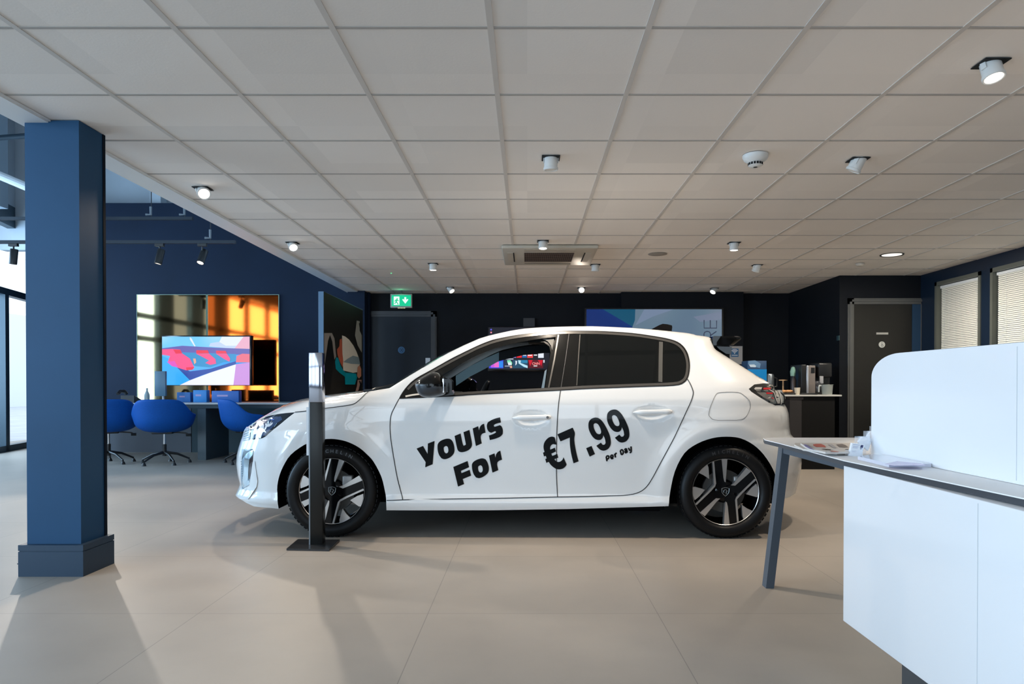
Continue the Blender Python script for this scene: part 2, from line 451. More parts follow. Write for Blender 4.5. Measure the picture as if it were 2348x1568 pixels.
s2 = thing('toilet_sign', 'round pale wheelchair sign on the charcoal toilet door', 'sign', c)
MB().lathe([(0, 0), (.040, 0), (.040, -.004), (0, -.004)], c, 'y', 28).build('disc', mat('sign_pale', (.62, .62, .57), .4), s2)
s_ = MB().lathe([(.010, -.006), (.015, -.006), (.015, -.0045)], c + Vector((.002, 0, -.012)), 'y', 20)
s_.tube([c + Vector((-.002, -.006, .016)), c + Vector((-.002, -.006, -.004)), c + Vector((.012, -.006, -.004))], .003, 6)
s_.lathe([(0, -.007), (.005, -.007), (.005, -.0045)], c + Vector((-.002, 0, .023)), 'y', 12)
s_.build('symbol', mat('sign_grey', (.2, .2, .2), .5), s2)

# ---------------------------------------------------------------- column at the left
yc = atZ(100, 1247, .165).y
cl = atY(59, 700, yc).x; cr = atY(183, 700, yc).x; yd = cr / ((241.5 - 1209) / 1570)
col = thing('column', 'dark blue square column with plinth standing at the left', 'column', ((cl + cr) / 2, yc + .12, 0))
sh = MB().box(cl, cr, yc, yd, .1, CEIL)
sh.build('shaft', M_col, col)
MB().box(cr - .001, cr + .004, yd - .016, yd + .006, .166, CEIL).build('corner_bead', mat('bead_dark', (.006, .010, .018), .8, spec=.1), col)
e = .028
pl = MB().box(cl - e, cr + e, yc - e, yd + e, 0, .130).box(cl - e + .004, cr + e - .004, yc - e + .004, yd + e - .004, .130, .135).box(cl - e, cr + e, yc - e, yd + e, .135, .165)
pl.build('plinth', M_plinth, col)
MB().tube([(cl - e - .025, yc, .06), (cl - e, yc, .06)], .0025, 6).build('screw', M_steel, col)

# ---------------------------------------------------------------- upper steelwork, left
up = thing('roof_steelwork', 'grey steel tubes and post under the high roof at the top left', 'steelwork', (XF + .3, 9.2, 3))
a = atY(-30, 318, 9.0); b_ = atY(70, 311, 9.0)
MB().tube([a, b_ + (b_ - a) * 1.2], .035, 10).build('beam', mat('steel_navy', (.02, .04, .06), .6), up)
a = atY(-30, 390, 8.2); b_ = atY(70, 432, 8.2)
MB().tube([a, b_ + (b_ - a) * 1.5], .05, 12).build('brace', mat('steel_white', (.62, .66, .7), .4), up)
a = atY(2, 300, 9.6)
MB().box(a.x - .12, a.x + .02, 9.55, 9.7, ztop - .2, 5.3).build('post', mat('steel_grey', (.28, .35, .41), .5), up)
# square post by the far hall wall
a = atY(352, 400, YL + .2)
up2 = tag(MB().box(a.x, a.x + .16, YL + .1, YL + .28, ztop + .03, 5.3).build('steel_post', M_upper), 'slim pale post above the navy wall beside the ceiling edge', 'post')

# ---------------------------------------------------------------- track rails with spotlights
M_rail = mat('rail_black', (.012, .016, .022), .4)
def rail(py, Y, x0p, x1p, rods, lab):
    z = atY(400, py, Y).z
    t = thing('track_rail', lab, 'lighting track', (atY(x0p, py, Y).x, Y, z))
    MB().box(atY(x0p, py, Y).x, atY(x1p, py, Y).x, Y - .02, Y + .02, z - .018, z + .018).build('track', mat('rail_navy', (.010, .018, .030), .6), t)
    for p in rods:
        x = atY(p, py, Y).x
        r = MB().tube([(x, Y, z + .02), (x, Y, 5.3)], .006, 6)
        r.build('rod', M_rail, t)
        MB().tube([(x - .06, Y - .012, z + .045), (x, Y - .012, z + .045), (x, Y - .012, z + .14)], .014, 8).build('bracket', mat('bracket_steel', (.16, .19, .22), .5), t)
    return z
zA = rail(501, 8.3, -40, 442, (347, 424), 'upper dark lighting track hung under the high roof')
zB = rail(555, 7.9, -60, 540, (483,), 'lower dark lighting track carrying the black spotlights')
def track_spot(px, py, Y, ang, lit, lab, power=0, aim=None):
    z = zB; x = atY(px, 555, Y).x
    t = thing('track_spotlight', lab, 'spotlight', (x, Y, z - .02), 0, 'black spotlights on the lower lighting track')
    MB().box(-.05, .05, -.018, .018, -.03, 0).build('adapter', M_blk, t, world=False)
    MB().tube([(0, 0, -.02), (0, 0, -.09)], .01, 8).build('stem', M_blk, t, world=False)
    M = Matrix.Translation((0, 0, -.15)) @ Matrix.Rotation(ang[0], 4, 'X') @ Matrix.Rotation(ang[1], 4, 'Y')
    MB().lathe([(0, .09), (.036, .09), (.04, .085), (.04, -.085), (.034, -.085), (.034, -.06), (0, -.06)], n=24).xf(M).build('lamp_head', M_blk, t, world=False, smooth=40)
    if power:
        P = Vector((x, Y, z - .02)) + M @ Vector((0, 0, -.1)); L = bpy.data.lights.new('track_lamp', 'SPOT'); L.energy = power; L.color = (1, .9, .78); L.spot_size = 1.3; L.spot_blend = .5; L.shadow_soft_size = .035
        q = bpy.data.objects.new('track_lamp', L); COL.objects.link(q); q.location = P; q.rotation_euler = (Vector(aim) - P).to_track_quat('-Z', 'Y').to_euler()
    MB().lathe([(0, -.0795), (.0335, -.0795)], n=24).xf(M).build('lens', emi('lens_lit' if lit else 'lens_half', (1, .88, .75), 14 if lit else 2.2), t, world=False)
    return t
track_spot(366, 580, 7.9, (-.12, .18), False, 'black track spotlight above the desk, left of the bright one')
track_spot(464, 580, 7.9, (-.45, .10), True, 'black track spotlight with a bright lamp, right of its pair', 60, (-4.2, 6.0, 0))
track_spot(168, 580, 7.9, (-.9, .5), True, 'black track spotlight behind the dark blue column', 230, (-1.9, 2.9, 0))
track_spot(31, 575, 7.9, (.0, .1), False, 'black track spotlight against the bright left facade')
# ================================================================== ceiling fittings
M_spotw = mat('spot_white', (.72, .72, .70), .35)
def down(px, py, tilt, rot, lit, lab, power=0, near=1.0, col=(1, .86, .70), spot=1.2, blend=.6):
    c = atZ(px, py, CEIL)
    t = thing('ceiling_spotlight', lab, 'spotlight', (c.x, c.y, CEIL), 0, 'white tilting spotlights in the tiled ceiling')
    MB().box(-.055, .055, -.05, .05, -.004, .0).build('recess', M_void, t, world=False)
    M = Matrix.Rotation(rot, 4, 'Z') @ Matrix.Translation((0, 0, -.012)) @ Matrix.Rotation(tilt, 4, 'X')
    MB().lathe([(0, .03), (.040, .03), (.041, .028), (.041, -.045), (.045, -.047), (.045, -.060), (.041, -.062), (.036, -.060), (.034, -.05), (0, -.05)], n=28).xf(M).build('lamp_head', M_spotw, t, world=False, smooth=35)
    for bx in (-.046, .042): MB().box(bx, bx + .004, -.012, .012, -.02, .02).xf(M).build('bracket', M_spotw, t, world=False)
    MB().lathe([(0, -.058), (.036, -.058)], n=28).xf(M).build('lens', emi('lens_bright', (1, .90, .78), 9) if lit else emi('lens_dim', (1, .92, .8), .25), t, world=False)
    if power:
        L = bpy.data.lights.new('spot_lamp', 'SPOT'); L.energy = power * 1.4; L.color = col; L.spot_size = spot; L.spot_blend = blend; L.shadow_soft_size = .03
        o = bpy.data.objects.new('spot_lamp', L); COL.objects.link(o)
        R = Matrix.Rotation(rot, 4, 'Z') @ Matrix.Rotation(tilt, 4, 'X')
        d = R @ Vector((0, 0, -1))
        o.location = Vector((c.x, c.y, CEIL - .012)) + d * .075
        o.rotation_euler = R.to_euler()
    return t
# tilt>0 about X leans the beam towards -y (camera)... R*(0,0,-1) = (0, sin t, -cos t)
down(2272, 145, -.25, .3, True, 'near large white ceiling spotlight above the reception counter', 70)
down(1263, 362, .1, 0, False, 'white ceiling spotlight directly above the car front door, facing down', 62, spot=1.9)
down(1967, 366, .5, .9, False, 'white ceiling spotlight tilted away, right of the smoke detector', 60, spot=1.5)
down(465, 432, -.9, .6, True, 'bright tilted ceiling spotlight nearest the column, by the ceiling edge', 72, spot=1.5)
down(671, 557, -.8, .5, True, 'bright tilted ceiling spotlight second from the column along the ceiling edge', 60)
down(993, 605, .0, 0, True, 'small downward ceiling spotlight left of the air conditioner', 60, spot=1.8)
down(1245, 553, -.1, 0, True, 'white ceiling spotlight just in front of the air conditioner', 60, spot=1.8)
down(1365, 607, .1, 0, False, 'white ceiling spotlight just behind the right end of the air conditioner', 45, spot=1.7)
down(1032, 659, -.7, .9, True, 'small bright angled ceiling spotlight right of the exit sign', 30)
down(1333, 660, -1.1, 0, True, 'round bright ceiling spotlight near the back wall, above the car roof', 30)
down(1638, 661, -.7, -.9, True, 'small bright angled ceiling spotlight in front of the blue wall banner', 30)
down(1683, 557, .0, 0, True, 'white ceiling spotlight lit downward right of the flat speaker disc', 36, spot=1.7)
down(1736, 608, .5, .4, False, 'small unlit-looking ceiling spotlight behind the one over the taillight', 45, spot=1.6)
# recessed round downlight
c = atZ(2045, 584, CEIL)
t = thing('round_downlight', 'wide round recessed downlight near the right windows', 'downlight', (c.x, c.y, CEIL))
MB().lathe([(.095, 0), (.115, -.006), (.118, 0)], n=36).build('ring', M_blk, t, world=False, smooth=50)
MB().lathe([(0, -.002), (.098, -.002)], n=36).build('diffuser', emi('disc_lit', (1, .92, .8), 1.3), t, world=False)
L = bpy.data.lights.new('round_lamp', 'AREA'); L.shape = 'DISK'; L.size = .18; L.energy = 38; L.color = (1, .92, .78)
o = bpy.data.objects.new('round_lamp', L); COL.objects.link(o); o.location = (c.x, c.y, CEIL - .012)
# speaker disc
c = atZ(1508, 583, CEIL)
tag(MB().lathe([(0, -.004), (.085, -.004), (.1, 0)], (c.x, c.y, CEIL), n=36).build('speaker_grille', mat('speaker_grey', (.34, .31, .28), .7), smooth=40), 'flat grey round speaker grille in the ceiling right of the air conditioner', 'speaker')
# smoke detector
c = atZ(1732, 356, CEIL)
t = thing('smoke_detector', 'white round smoke detector with black vents on the ceiling', 'smoke detector', (c.x, c.y, CEIL))
MB().lathe([(0, 0), (.075, 0), (.075, -.012), (.066, -.030), (.048, -.042), (.042, -.046), (.042, -.062), (.03, -.07), (0, -.072)], n=36).build('body', M_spotw, t, world=False, smooth=35)
v = MB()
for k in range(16):
    a = 2 * PI * k / 16
    v.box(-.006, .006, -.0435, -.0405, -.061, -.047); v.xf(Matrix.Rotation(a, 4, 'Z'), len(v.v) - 8)
v.build('vent', M_void, t, world=False)
MB().lathe([(0, -.0725), (.012, -.0725), (.012, -.068)], n=16).build('led', M_blk, t, world=False)
# air-conditioning cassette
q = [atZ(1150, 562, CEIL), atZ(1372, 562, CEIL), atZ(1358, 602, CEIL), atZ(1156, 602, CEIL)]
x0, x1 = q[0].x + .0, q[1].x; y1_, y0_ = atZ(1260, 601, CEIL).y, atZ(1260, 561, CEIL).y
cx_, cy_ = (x0 + x1) / 2, (y0_ + y1_) / 2; hx, hy = (x1 - x0) / 2, (y1_ - y0_) / 2
t = thing('air_conditioner', 'beige ceiling air conditioner cassette with dark grille', 'air conditioner', (cx_, cy_, CEIL))
M_ac = mat('ac_beige', (.50, .46, .39), .5)
MB().bevbox(-hx, hx, -hy, hy, -.035, 0, .012).build('panel', M_ac, t, world=False, smooth=40)
gx = hx * .53; gy = hy * .52
gr = MB().box(-gx, gx, -gy, gy, -.0375, -.035)
gr.build('grille', mat('ac_grille', (.05, .035, .028), .6), t, world=False)
gb = MB()
for k in range(26): x = -gx + 2 * gx * k / 25; gb.box(x - .0022, x + .0022, -gy, gy, -.040, -.0375)
for k in range(4): y = -gy + 2 * gy * (k + .5) / 4; gb.box(-gx, gx, y - .003, y + .003, -.040, -.0375)
gb.build('grille_bars', mat('ac_bars', (.16, .12, .10), .5), t, world=False)
for (a, b_, c_, d_) in ((-hx * .9, -hx * .76, -gy, gy), (hx * .76, hx * .9, -gy, gy), (-gx, gx, -hy * .9, -hy * .74), (-gx, gx, hy * .74, hy * .9)):
    MB().box(a, b_, c_, d_, -.0385, -.035).build('louvre', M_ac, t, world=False)
    if b_ - a < .3: MB().box((b_ if a < 0 else a) - .006, (b_ if a < 0 else a) + .006, c_, d_, -.039, -.035).build('slot', M_void, t, world=False)
    else: MB().box(a, b_, (d_ if c_ < 0 else c_) - .004, (d_ if c_ < 0 else c_) + .004, -.039, -.035).build('slot', mat('ac_gap', (.10, .08, .07), .6), t, world=False)
# PIR sensor, tiny detector
c = atY(2131, 638, YT - .05)
t = thing('motion_sensor', 'small white motion sensor in the corner above the toilet door', 'sensor', c)
MB().bevbox(-.035, .035, -.045, .045, -.06, .04, .012).build('body', M_spotw, t, world=False, smooth=40)
MB().bevbox(-.025, .025, -.052, -.04, -.045, -.005, .005).build('lens', mat('pir_lens', (.5, .5, .48), .4), t, world=False)
c = atZ(1972, 604, CEIL)
tag(MB().lathe([(0, -.03), (.03, -.028), (.045, -.012), (.048, 0)], (c.x, c.y, CEIL), n=24).build('ceiling_sensor', mat('sensor_beige', (.5, .46, .4), .6), smooth=40), 'small beige dome sensor on the ceiling left of the round downlight', 'sensor')
c = atZ(897, 626, CEIL)
tag(MB().lathe([(0, -.006), (.007, -.006), (.008, 0)], (c.x, c.y, CEIL), n=12).build('indicator_light', emi('led_green', (.1, .8, .25), 2)), 'tiny green indicator light in the ceiling above the exit sign', 'light')
# exit sign
Ys = YB - .35
a = atY(895, 673.5, Ys); b_ = atY(944.5, 705.5, Ys)
t = thing('exit_sign', 'illuminated green emergency exit sign with running man and down arrow', 'exit sign', ((a.x + b_.x) / 2, Ys, a.z))
MB().bevbox(a.x, b_.x, Ys, Ys + .06, b_.z, a.z, .006).build('housing', mat('exit_grey', (.35, .36, .34), .4), t, smooth=40)
MB().tube([((a.x + b_.x) / 2, Ys + .03, a.z), ((a.x + b_.x) / 2, Ys + .03, CEIL)], .008, 8).build('bracket', M_steel, t)
G = emi('exit_green', (.0, .62, .30), 1.0); Wt = emi('exit_white', (.75, 1, .88), 1.15)
sx = lambda x, y: (720 + x / 5.59, 640 + y / 5.59)
R = [sx(*p) for p in ((995, 205), (1242, 205), (1242, 345), (995, 345))]
door = [sx(*p) for p in ((1022, 222), (1095, 222), (1095, 330), (1022, 330))]
man = [sx(*p) for p in ((1062, 240), (1074, 246), (1070, 262), (1088, 275), (1082, 282), (1066, 275), (1062, 292), (1078, 306), (1082, 328), (1072, 328), (1066, 310), (1052, 300), (1044, 314), (1024, 312), (1026, 304), (1040, 304), (1048, 276), (1040, 280), (1034, 292), (1028, 288), (1038, 266), (1056, 260))]
arrow = [sx(*p) for p in ((1158, 230), (1182, 230), (1182, 265), (1200, 252), (1210, 262), (1170, 314), (1130, 262), (1142, 252), (1158, 265))]
picture('sign_face', [(R, G), (door, Wt), (man, G), (arrow, Wt)], lambda x, y, k: atY(x, y, Ys - .003 - k), t)
led = MB()
for k in range(5): p = atY(913 + k * 3.6, 704.6, Ys + .01); led.box(p.x - .006, p.x + .006, Ys + .01, Ys + .03, b_.z - .004, b_.z)
led.build('led_strip', emi('exit_led', (1, 1, .55), 1.6), t)
L = bpy.data.lights.new('exit_glow', 'POINT'); L.energy = .12; L.color = (.1, 1, .45); L.shadow_soft_size = .05
o = bpy.data.objects.new('exit_glow', L); COL.objects.link(o); o.location = ((a.x + b_.x) / 2, Ys - .07, a.z + .005)

# ================================================================== back wall: television, banner, poster
M_tvb = mat('tv_black', (.006, .006, .008), .12, spec=.6)
Yt = YB - .10
# outline from the photo: top left 1118,748 / bottom 850
a = atY(1118, 749, Yt); b_ = atY(1262, 851, Yt)
t = thing('wall_television', 'wall television with a row of app tiles seen through the car window', 'television', ((a.x + b_.x) / 2, Yt, b_.z))
MB().bevbox(a.x, b_.x, Yt, Yt + .05, b_.z, a.z, .004).build('bezel', M_tvb, t, smooth=40)
MB().box((a.x + b_.x) / 2 - .15, (a.x + b_.x) / 2 + .15, Yt + .05, YB, b_.z + .15, a.z - .1).build('wall_bracket', M_steel, t)
zx = lambda x, y: (1100 + x / 7.838, 730 + y / 7.838)
def rp(x0, y0, x1, y1): return [zx(x0, y0), zx(x1, y0), zx(x1, y1), zx(x0, y1)]
E = lambda nme, c, s=1: emi('tv_' + nme, c, s)
Ls = [(rp(160, 160, 1250, 920), E('ground', (.004, .004, .012), 1)),
      (rp(340, 610, 445, 705), E('cyan', (.02, .25, .36))), (rp(458, 610, 556, 705), E('white', (.8, .85, .95))), (rp(562, 610, 652, 705), E('lilac', (.35, .30, .85))),
      (rp(662, 610, 756, 705), E('red', (.85, .01, .02))), (rp(764, 610, 846, 705), E('blue', (.01, .13, .42))), (rp(854, 604, 956, 708), E('red2', (.85, .05, .05))),
      (rp(1050, 608, 1150, 708), E('white', (1, 1, 1))), (rp(436, 720, 606, 738), E('text', (.5, .55, .65))),
      (rp(166, 745, 425, 895), E('indigo', (.04, .06, .75))), (rp(200, 775, 340, 880), E('magenta', (.55, .10, .75))), (rp(260, 785, 345, 875), E('pink', (.85, .15, .6))),
      (rp(345, 770, 418, 880), E('sky', (.02, .25, .85))),
      (rp(440, 745, 588, 895), E('navy', (.01, .02, .06))), ([zx(*p) for p in ((490, 752), (550, 748), (585, 800), (575, 840), (520, 835), (500, 800))], E('mint', (.25, .8, .5))),
      ([zx(*p) for p in ((505, 790), (560, 790), (572, 835), (515, 840))], E('white', (.7, .8, .8))), (rp(450, 850, 560, 862), E('text', (.5, .5, .6))), ([zx(*p) for p in ((540, 855), (580, 850), (585, 890), (545, 892))], E('peach', (.7, .35, .25))),
      (rp(594, 745, 862, 893), E('deep', (.01, .07, .14))), ([zx(*p) for p in ((640, 760), (672, 765), (665, 820), (640, 845), (645, 800))], E('white', (.7, .85, .9))),
      ([zx(*p) for p in ((690, 750), (740, 755), (735, 800), (860, 850), (860, 892), (790, 868), (700, 810))], E('ice', (.5, .8, .95))), (rp(745, 750, 860, 800), E('azure', (.02, .22, .42))),
      (rp(870, 745, 1140, 893), E('maroon', (.10, .0, .008))), ([zx(*p) for p in ((872, 748), (950, 748), (935, 790), (905, 860))], E('crimson', (.65, .0, .02))), ([zx(*p) for p in ((1040, 748), (1135, 748), (1105, 860), (1080, 800))], E('crimson', (.65, 0, .02))),
      (rp(968, 845, 1034, 862), E('text2', (.8, .8, .8))), (rp(1142, 745, 1166, 795), E('whiteb', (.7, .7, .8)))]
for (x0, x1, y) in ((675, 745, 660), (775, 835, 660), (865, 942, 662), (972, 1032, 658)):
    Ls.append((rp(x0, y - 8, x1, y + 9), E('text3', (.95, .95, 1))))
for y, c_ in ((202, (.15, .12, .8)), (252, (.8, .25, .35))):
    Ls.append(([zx(205 + 16 * math.cos(k * PI / 5), y + 16 * math.sin(k * PI / 5)) for k in range(10)], E('dot%d' % y, c_)))
picture('screen', Ls, lambda x, y, k: atY(x, y, Yt - .002 - k), t, step=.0003)
tv, tf = text_mesh('CNN', .03)
mesh('channel_name', [atY(*zx(940 + x * 62, 832 - y * 62), Yt - .014) for x, y in tv], tf, E('cnn', (1, .25, .25)), t)
box('bracket_cover', atY(1200, 740, YB).x, atY(1226, 740, YB).x, YB - .06, YB - .001, atY(1200, 760, YB).z, atY(1200, 730, YB).z, mat('cover_grey', (.035, .038, .045), .5))
tag(bpy.data.objects['bracket_cover'], 'small dark grey box on the back wall above the television', 'box')
# lit blue banner on the breast
Yn = yb2 - .06
a = atY(1344, 709, Yn); b_ = atY(1656, 826, Yn)
t = thing('light_box', 'wide backlit blue and grey wall banner with thin vertical letters RE', 'banner', ((a.x + b_.x) / 2, Yn, b_.z))
MB().bevbox(a.x - .02, b_.x + .02, Yn, yb2, b_.z - .02, a.z + .02, .004).build('frame', M_blk, t, smooth=40)
zn = lambda x, y: (1300 + x / 5.104, 640 + y / 5.104)
def grad(name, c0, c1, c2, s, ang):
    m = mat(name, (0, 0, 0), .4); n, l, b = nodes_of(m)
    tc = n.new('ShaderNodeTexCoord'); mp = n.new('ShaderNodeMapping'); mp.inputs['Rotation'].default_value = (0, ang, 0)
    no = n.new('ShaderNodeTexNoise'); no.inputs['Scale'].default_value = .8; no.inputs['Detail'].default_value = 1
    cr = n.new('ShaderNodeValToRGB'); l.new(tc.outputs['Object'], mp.inputs[0]); l.new(mp.outputs[0], no.inputs[0]); l.new(no.outputs[0], cr.inputs[0])
    cr.color_ramp.elements[0].position = .38; cr.color_ramp.elements[0].color = (*c0, 1); cr.color_ramp.elements[1].position = .62; cr.color_ramp.elements[1].color = (*c2, 1)
    e = cr.color_ramp.elements.new(.5); e.color = (*c1, 1)
    l.new(cr.outputs[0], b.inputs['Emission Color']); b.inputs['Emission Strength'].default_value = s
    return m
Mb1 = grad('banner_blue', (.0, .035, .26), (.0, .05, .30), (.0, .09, .36), .55, 0)
Mb2 = grad('banner_grey', (.10, .16, .24), (.12, .19, .26), (.18, .22, .30), .95, .4)
Mb3 = emi('banner_teal', (.0, .10, .20), .7); Mb4 = emi('banner_pale', (.17, .23, .34), .95); Mb5 = emi('banner_ink', (.035, .045, .09), .8)
picture('printed_face', [([zn(x, y) for x, y in ((228, 352), (1812, 352), (1812, 950), (228, 950))], Mb2),
        ([zn(x, y) for x, y in ((228, 352), (800, 352), (795, 480), (765, 560), (720, 950), (228, 950))], Mb1),
        ([zn(x, y) for x, y in ((420, 352), (800, 352), (795, 480), (765, 555))], Mb3),
        ([zn(x, y) for x, y in ((905, 352), (1250, 352), (1000, 440), (800, 540))], Mb4),
        ([zn(x, y) for x, y in ((1480, 440), (1812, 380), (1812, 470), (1560, 500))], emi('banner_streak', (.15, .19, .28), 1))],
        lambda x, y, k: atY(x, y, Yn - .002 - k), t)
lt = MB()
def stroke(pts, w=.0075):
    P = [atY(*zn(*p), Yn - .008) for p in pts]; lt.tube(P, w, 6)
stroke([(1605, 478), (1605, 572), (1752, 572), (1752, 484)]); stroke([(1678, 480), (1678, 572)])
arc = [(1604 + 0, 690), (1604, 640), (1612, 620), (1640, 610), (1670, 618), (1680, 640), (1680, 690)]
stroke(arc); stroke([(1604, 690), (1752, 690)]); stroke([(1680, 660), (1748, 612)])
lt.build('lettering', Mb5, t)
# wifi poster
Yw = yb2 - .012
a = atY(1673.5, 793.5, Yw); b_ = atY(1702.5, 835, Yw)
t = thing('wifi_poster', 'white notice with a blue wireless internet symbol behind the car hatch', 'notice', ((a.x + b_.x) / 2, Yw, b_.z))
MB().box(a.x, b_.x, Yw, yb2, b_.z, a.z).build('sheet', mat('paper_grey', (.45, .43, .42), .6), t)
zw = lambda x, y: (1560 + x / 9.8, 740 + y / 9.8)
Bl = mat('wifi_blue', (.02, .13, .30), .4); Wi = mat('wifi_white', (.8, .83, .85), .5)
lay = [([zw(x, y) for x, y in ((1140, 578), (1308, 578), (1308, 765), (1140, 765))], Bl)]
for r0, r1 in ((82, 98), (54, 70), (28, 42)):
    c0 = (1220, 690); A = [math.radians(a_) for a_ in range(40, 141, 10)]
    lay.append(([zw(c0[0] + r1 * math.cos(a_), c0[1] - r1 * math.sin(a_)) for a_ in A] + [zw(c0[0] + r0 * math.cos(a_), c0[1] - r0 * math.sin(a_)) for a_ in A[::-1]], Wi))
lay.append(([zw(1220 + 13 * math.cos(k * PI / 5), 685 + 13 * math.sin(k * PI / 5)) for k in range(10)], Wi))
lay.append(([zw(x, y) for x, y in ((1158, 722), (1288, 722), (1288, 738), (1158, 738))], Wi))
picture('printed_symbol', lay, lambda x, y, k: atY(x, y, Yw - .002 - k), t)
# tiny thermostat on the block wall
c = atX(1921, 775, XT - .01)
tag(box('wall_switch', XT - .012, XT, c.y - .03, c.y + .03, c.z - .03, c.z + .03, mat('switch_navy', (.03, .07, .08), .4)), 'tiny dark switch on the side of the toilet block', 'switch')

# ================================================================== free-standing car poster, left of the door
Xp = -2.30
ya = atX(742, 668, Xp).y; yb_ = atX(832, 712, Xp).y; zp = atX(742, 668, Xp).z
t = thing('photo_board', 'tall freestanding photo panel of a person in turquoise beside a car', 'display panel', (Xp, ya, 0))
MB().box(Xp - .06, Xp, ya, yb_, 0, zp).build('panel', mat('panel_edge', (.10, .20, .33), .4), t)
zq = lambda x, y: (720 + x / 5.59, 640 + y / 5.59)
pm = lambda nme, c: mat('poster_' + nme, tuple(min(.85, v * 1.6) if max(c) > .05 else v * .6 for v in c), .5, spec=.2)
pl_ = [([(742, 668), (832, 712), (832, 1160), (742, 1240)], pm('dark', (.030, .028, .024))),
       ([zq(*p) for p in ((130, 690), (230, 690), (262, 760), (285, 990), (262, 1030), (245, 900), (235, 800), (205, 715), (180, 790), (165, 900), (150, 1060), (132, 1120))], pm('grey', (.20, .19, .18))),
       ([zq(*p) for p in ((165, 900), (180, 790), (205, 720), (232, 800), (244, 900), (255, 1010), (200, 1500), (130, 1500), (132, 1140))], pm('black', (.012, .012, .011))),
       ([zq(*p) for p in ((360, 720), (400, 735), (450, 775), (505, 850), (545, 930), (575, 1010), (590, 1080), (570, 1190), (500, 1200), (375, 1170), (365, 1000))], pm('cream', (.55, .52, .47))),
       ([zq(*p) for p in ((375, 1062), (430, 1020), (500, 980), (575, 1000), (592, 1090), (480, 1085))], pm('slate', (.17, .24, .28))),
       ([zq(*p) for p in ((330, 775), (355, 760), (362, 860), (365, 960), (375, 1050), (368, 1130), (330, 1060), (300, 960), (295, 900), (325, 860))], pm('hair', (.33, .08, .045))),
       ([zq(*p) for p in ((285, 1000), (310, 1010), (340, 1100), (370, 1160), (405, 1195), (540, 1210), (555, 1260), (525, 1350), (400, 1350), (395, 1250), (330, 1200), (280, 1150), (270, 1060))], pm('turquoise', (.0, .20, .27))),
       ([zq(*p) for p in ((405, 1205), (540, 1212), (525, 1350), (402, 1345))], pm('turquoise2', (.0, .26, .36))),
       ([zq(*p) for p in ((560, 1130), (585, 1100), (606, 1150), (606, 1240), (575, 1275), (552, 1240))], pm('hand', (.42, .19, .12))),
       ([zq(*p) for p in ((548, 530), (585, 540), (585, 660), (612, 720), (612, 940), (560, 850), (525, 720))], pm('pale', (.26, .27, .25))),
       ([zq(*p) for p in ((575, 560), (612, 580), (612, 720), (588, 650))], pm('black', (.012, .012, .011))),
       ([zq(*p) for p in ((560, 1290), (612, 1290), (600, 1360), (560, 1440), (530, 1440), (550, 1370))], pm('pinkish', (.34, .22, .19))),
       ([zq(*p) for p in ((575, 1300), (598, 1310), (606, 1350), (585, 1420), (578, 1400), (590, 1350))], pm('black', (.012, .012, .011))),
       ]
picture('photo_print', pl_, lambda x, y, k: atX(x, y, Xp + .002 + k), t)
MB().bevbox(Xp - .22, Xp + .16, ya + .1, yb_ - .1, 0, .015, .004).build('base_plate', M_steel, t, smooth=40)

# ================================================================== left hall: mirror wall, television, desk, chairs
Ym = YL - .03
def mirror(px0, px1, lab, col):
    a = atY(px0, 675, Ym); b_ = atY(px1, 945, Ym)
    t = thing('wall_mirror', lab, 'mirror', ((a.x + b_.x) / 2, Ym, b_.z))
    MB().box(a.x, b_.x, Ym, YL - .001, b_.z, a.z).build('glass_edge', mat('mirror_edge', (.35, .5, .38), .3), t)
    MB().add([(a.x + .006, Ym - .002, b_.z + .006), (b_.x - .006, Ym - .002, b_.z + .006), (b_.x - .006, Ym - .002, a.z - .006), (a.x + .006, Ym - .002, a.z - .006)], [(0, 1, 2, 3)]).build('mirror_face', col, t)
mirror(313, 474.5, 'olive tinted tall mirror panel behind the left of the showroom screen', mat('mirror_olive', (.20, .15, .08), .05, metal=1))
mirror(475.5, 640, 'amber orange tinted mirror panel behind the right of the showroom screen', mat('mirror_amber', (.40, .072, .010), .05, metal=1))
Yv = 9.72
a = atY(371, 769, Yv); b_ = atY(576, 884, Yv)
t = thing('showroom_screen', 'large bright television showing a red and blue abstract car interior', 'television', ((a.x + b_.x) / 2, Yv, b_.z))
MB().bevbox(a.x, b_.x, Yv, Yv + .09, b_.z, a.z, .004).build('bezel', M_tvb, t, smooth=40)
MB().box(a.x + .5, b_.x - .5, Yv + .09, Ym - .004, b_.z + .15, a.z - .2).build('wall_bracket', M_blk, t)
zv = lambda x, y: (230 + x / 3.409, 640 + y / 3.409)
S = lambda nme, c, s=1: emi('scr_' + nme, c, s)
P_ = lambda *p: [zv(*q) for q in p]
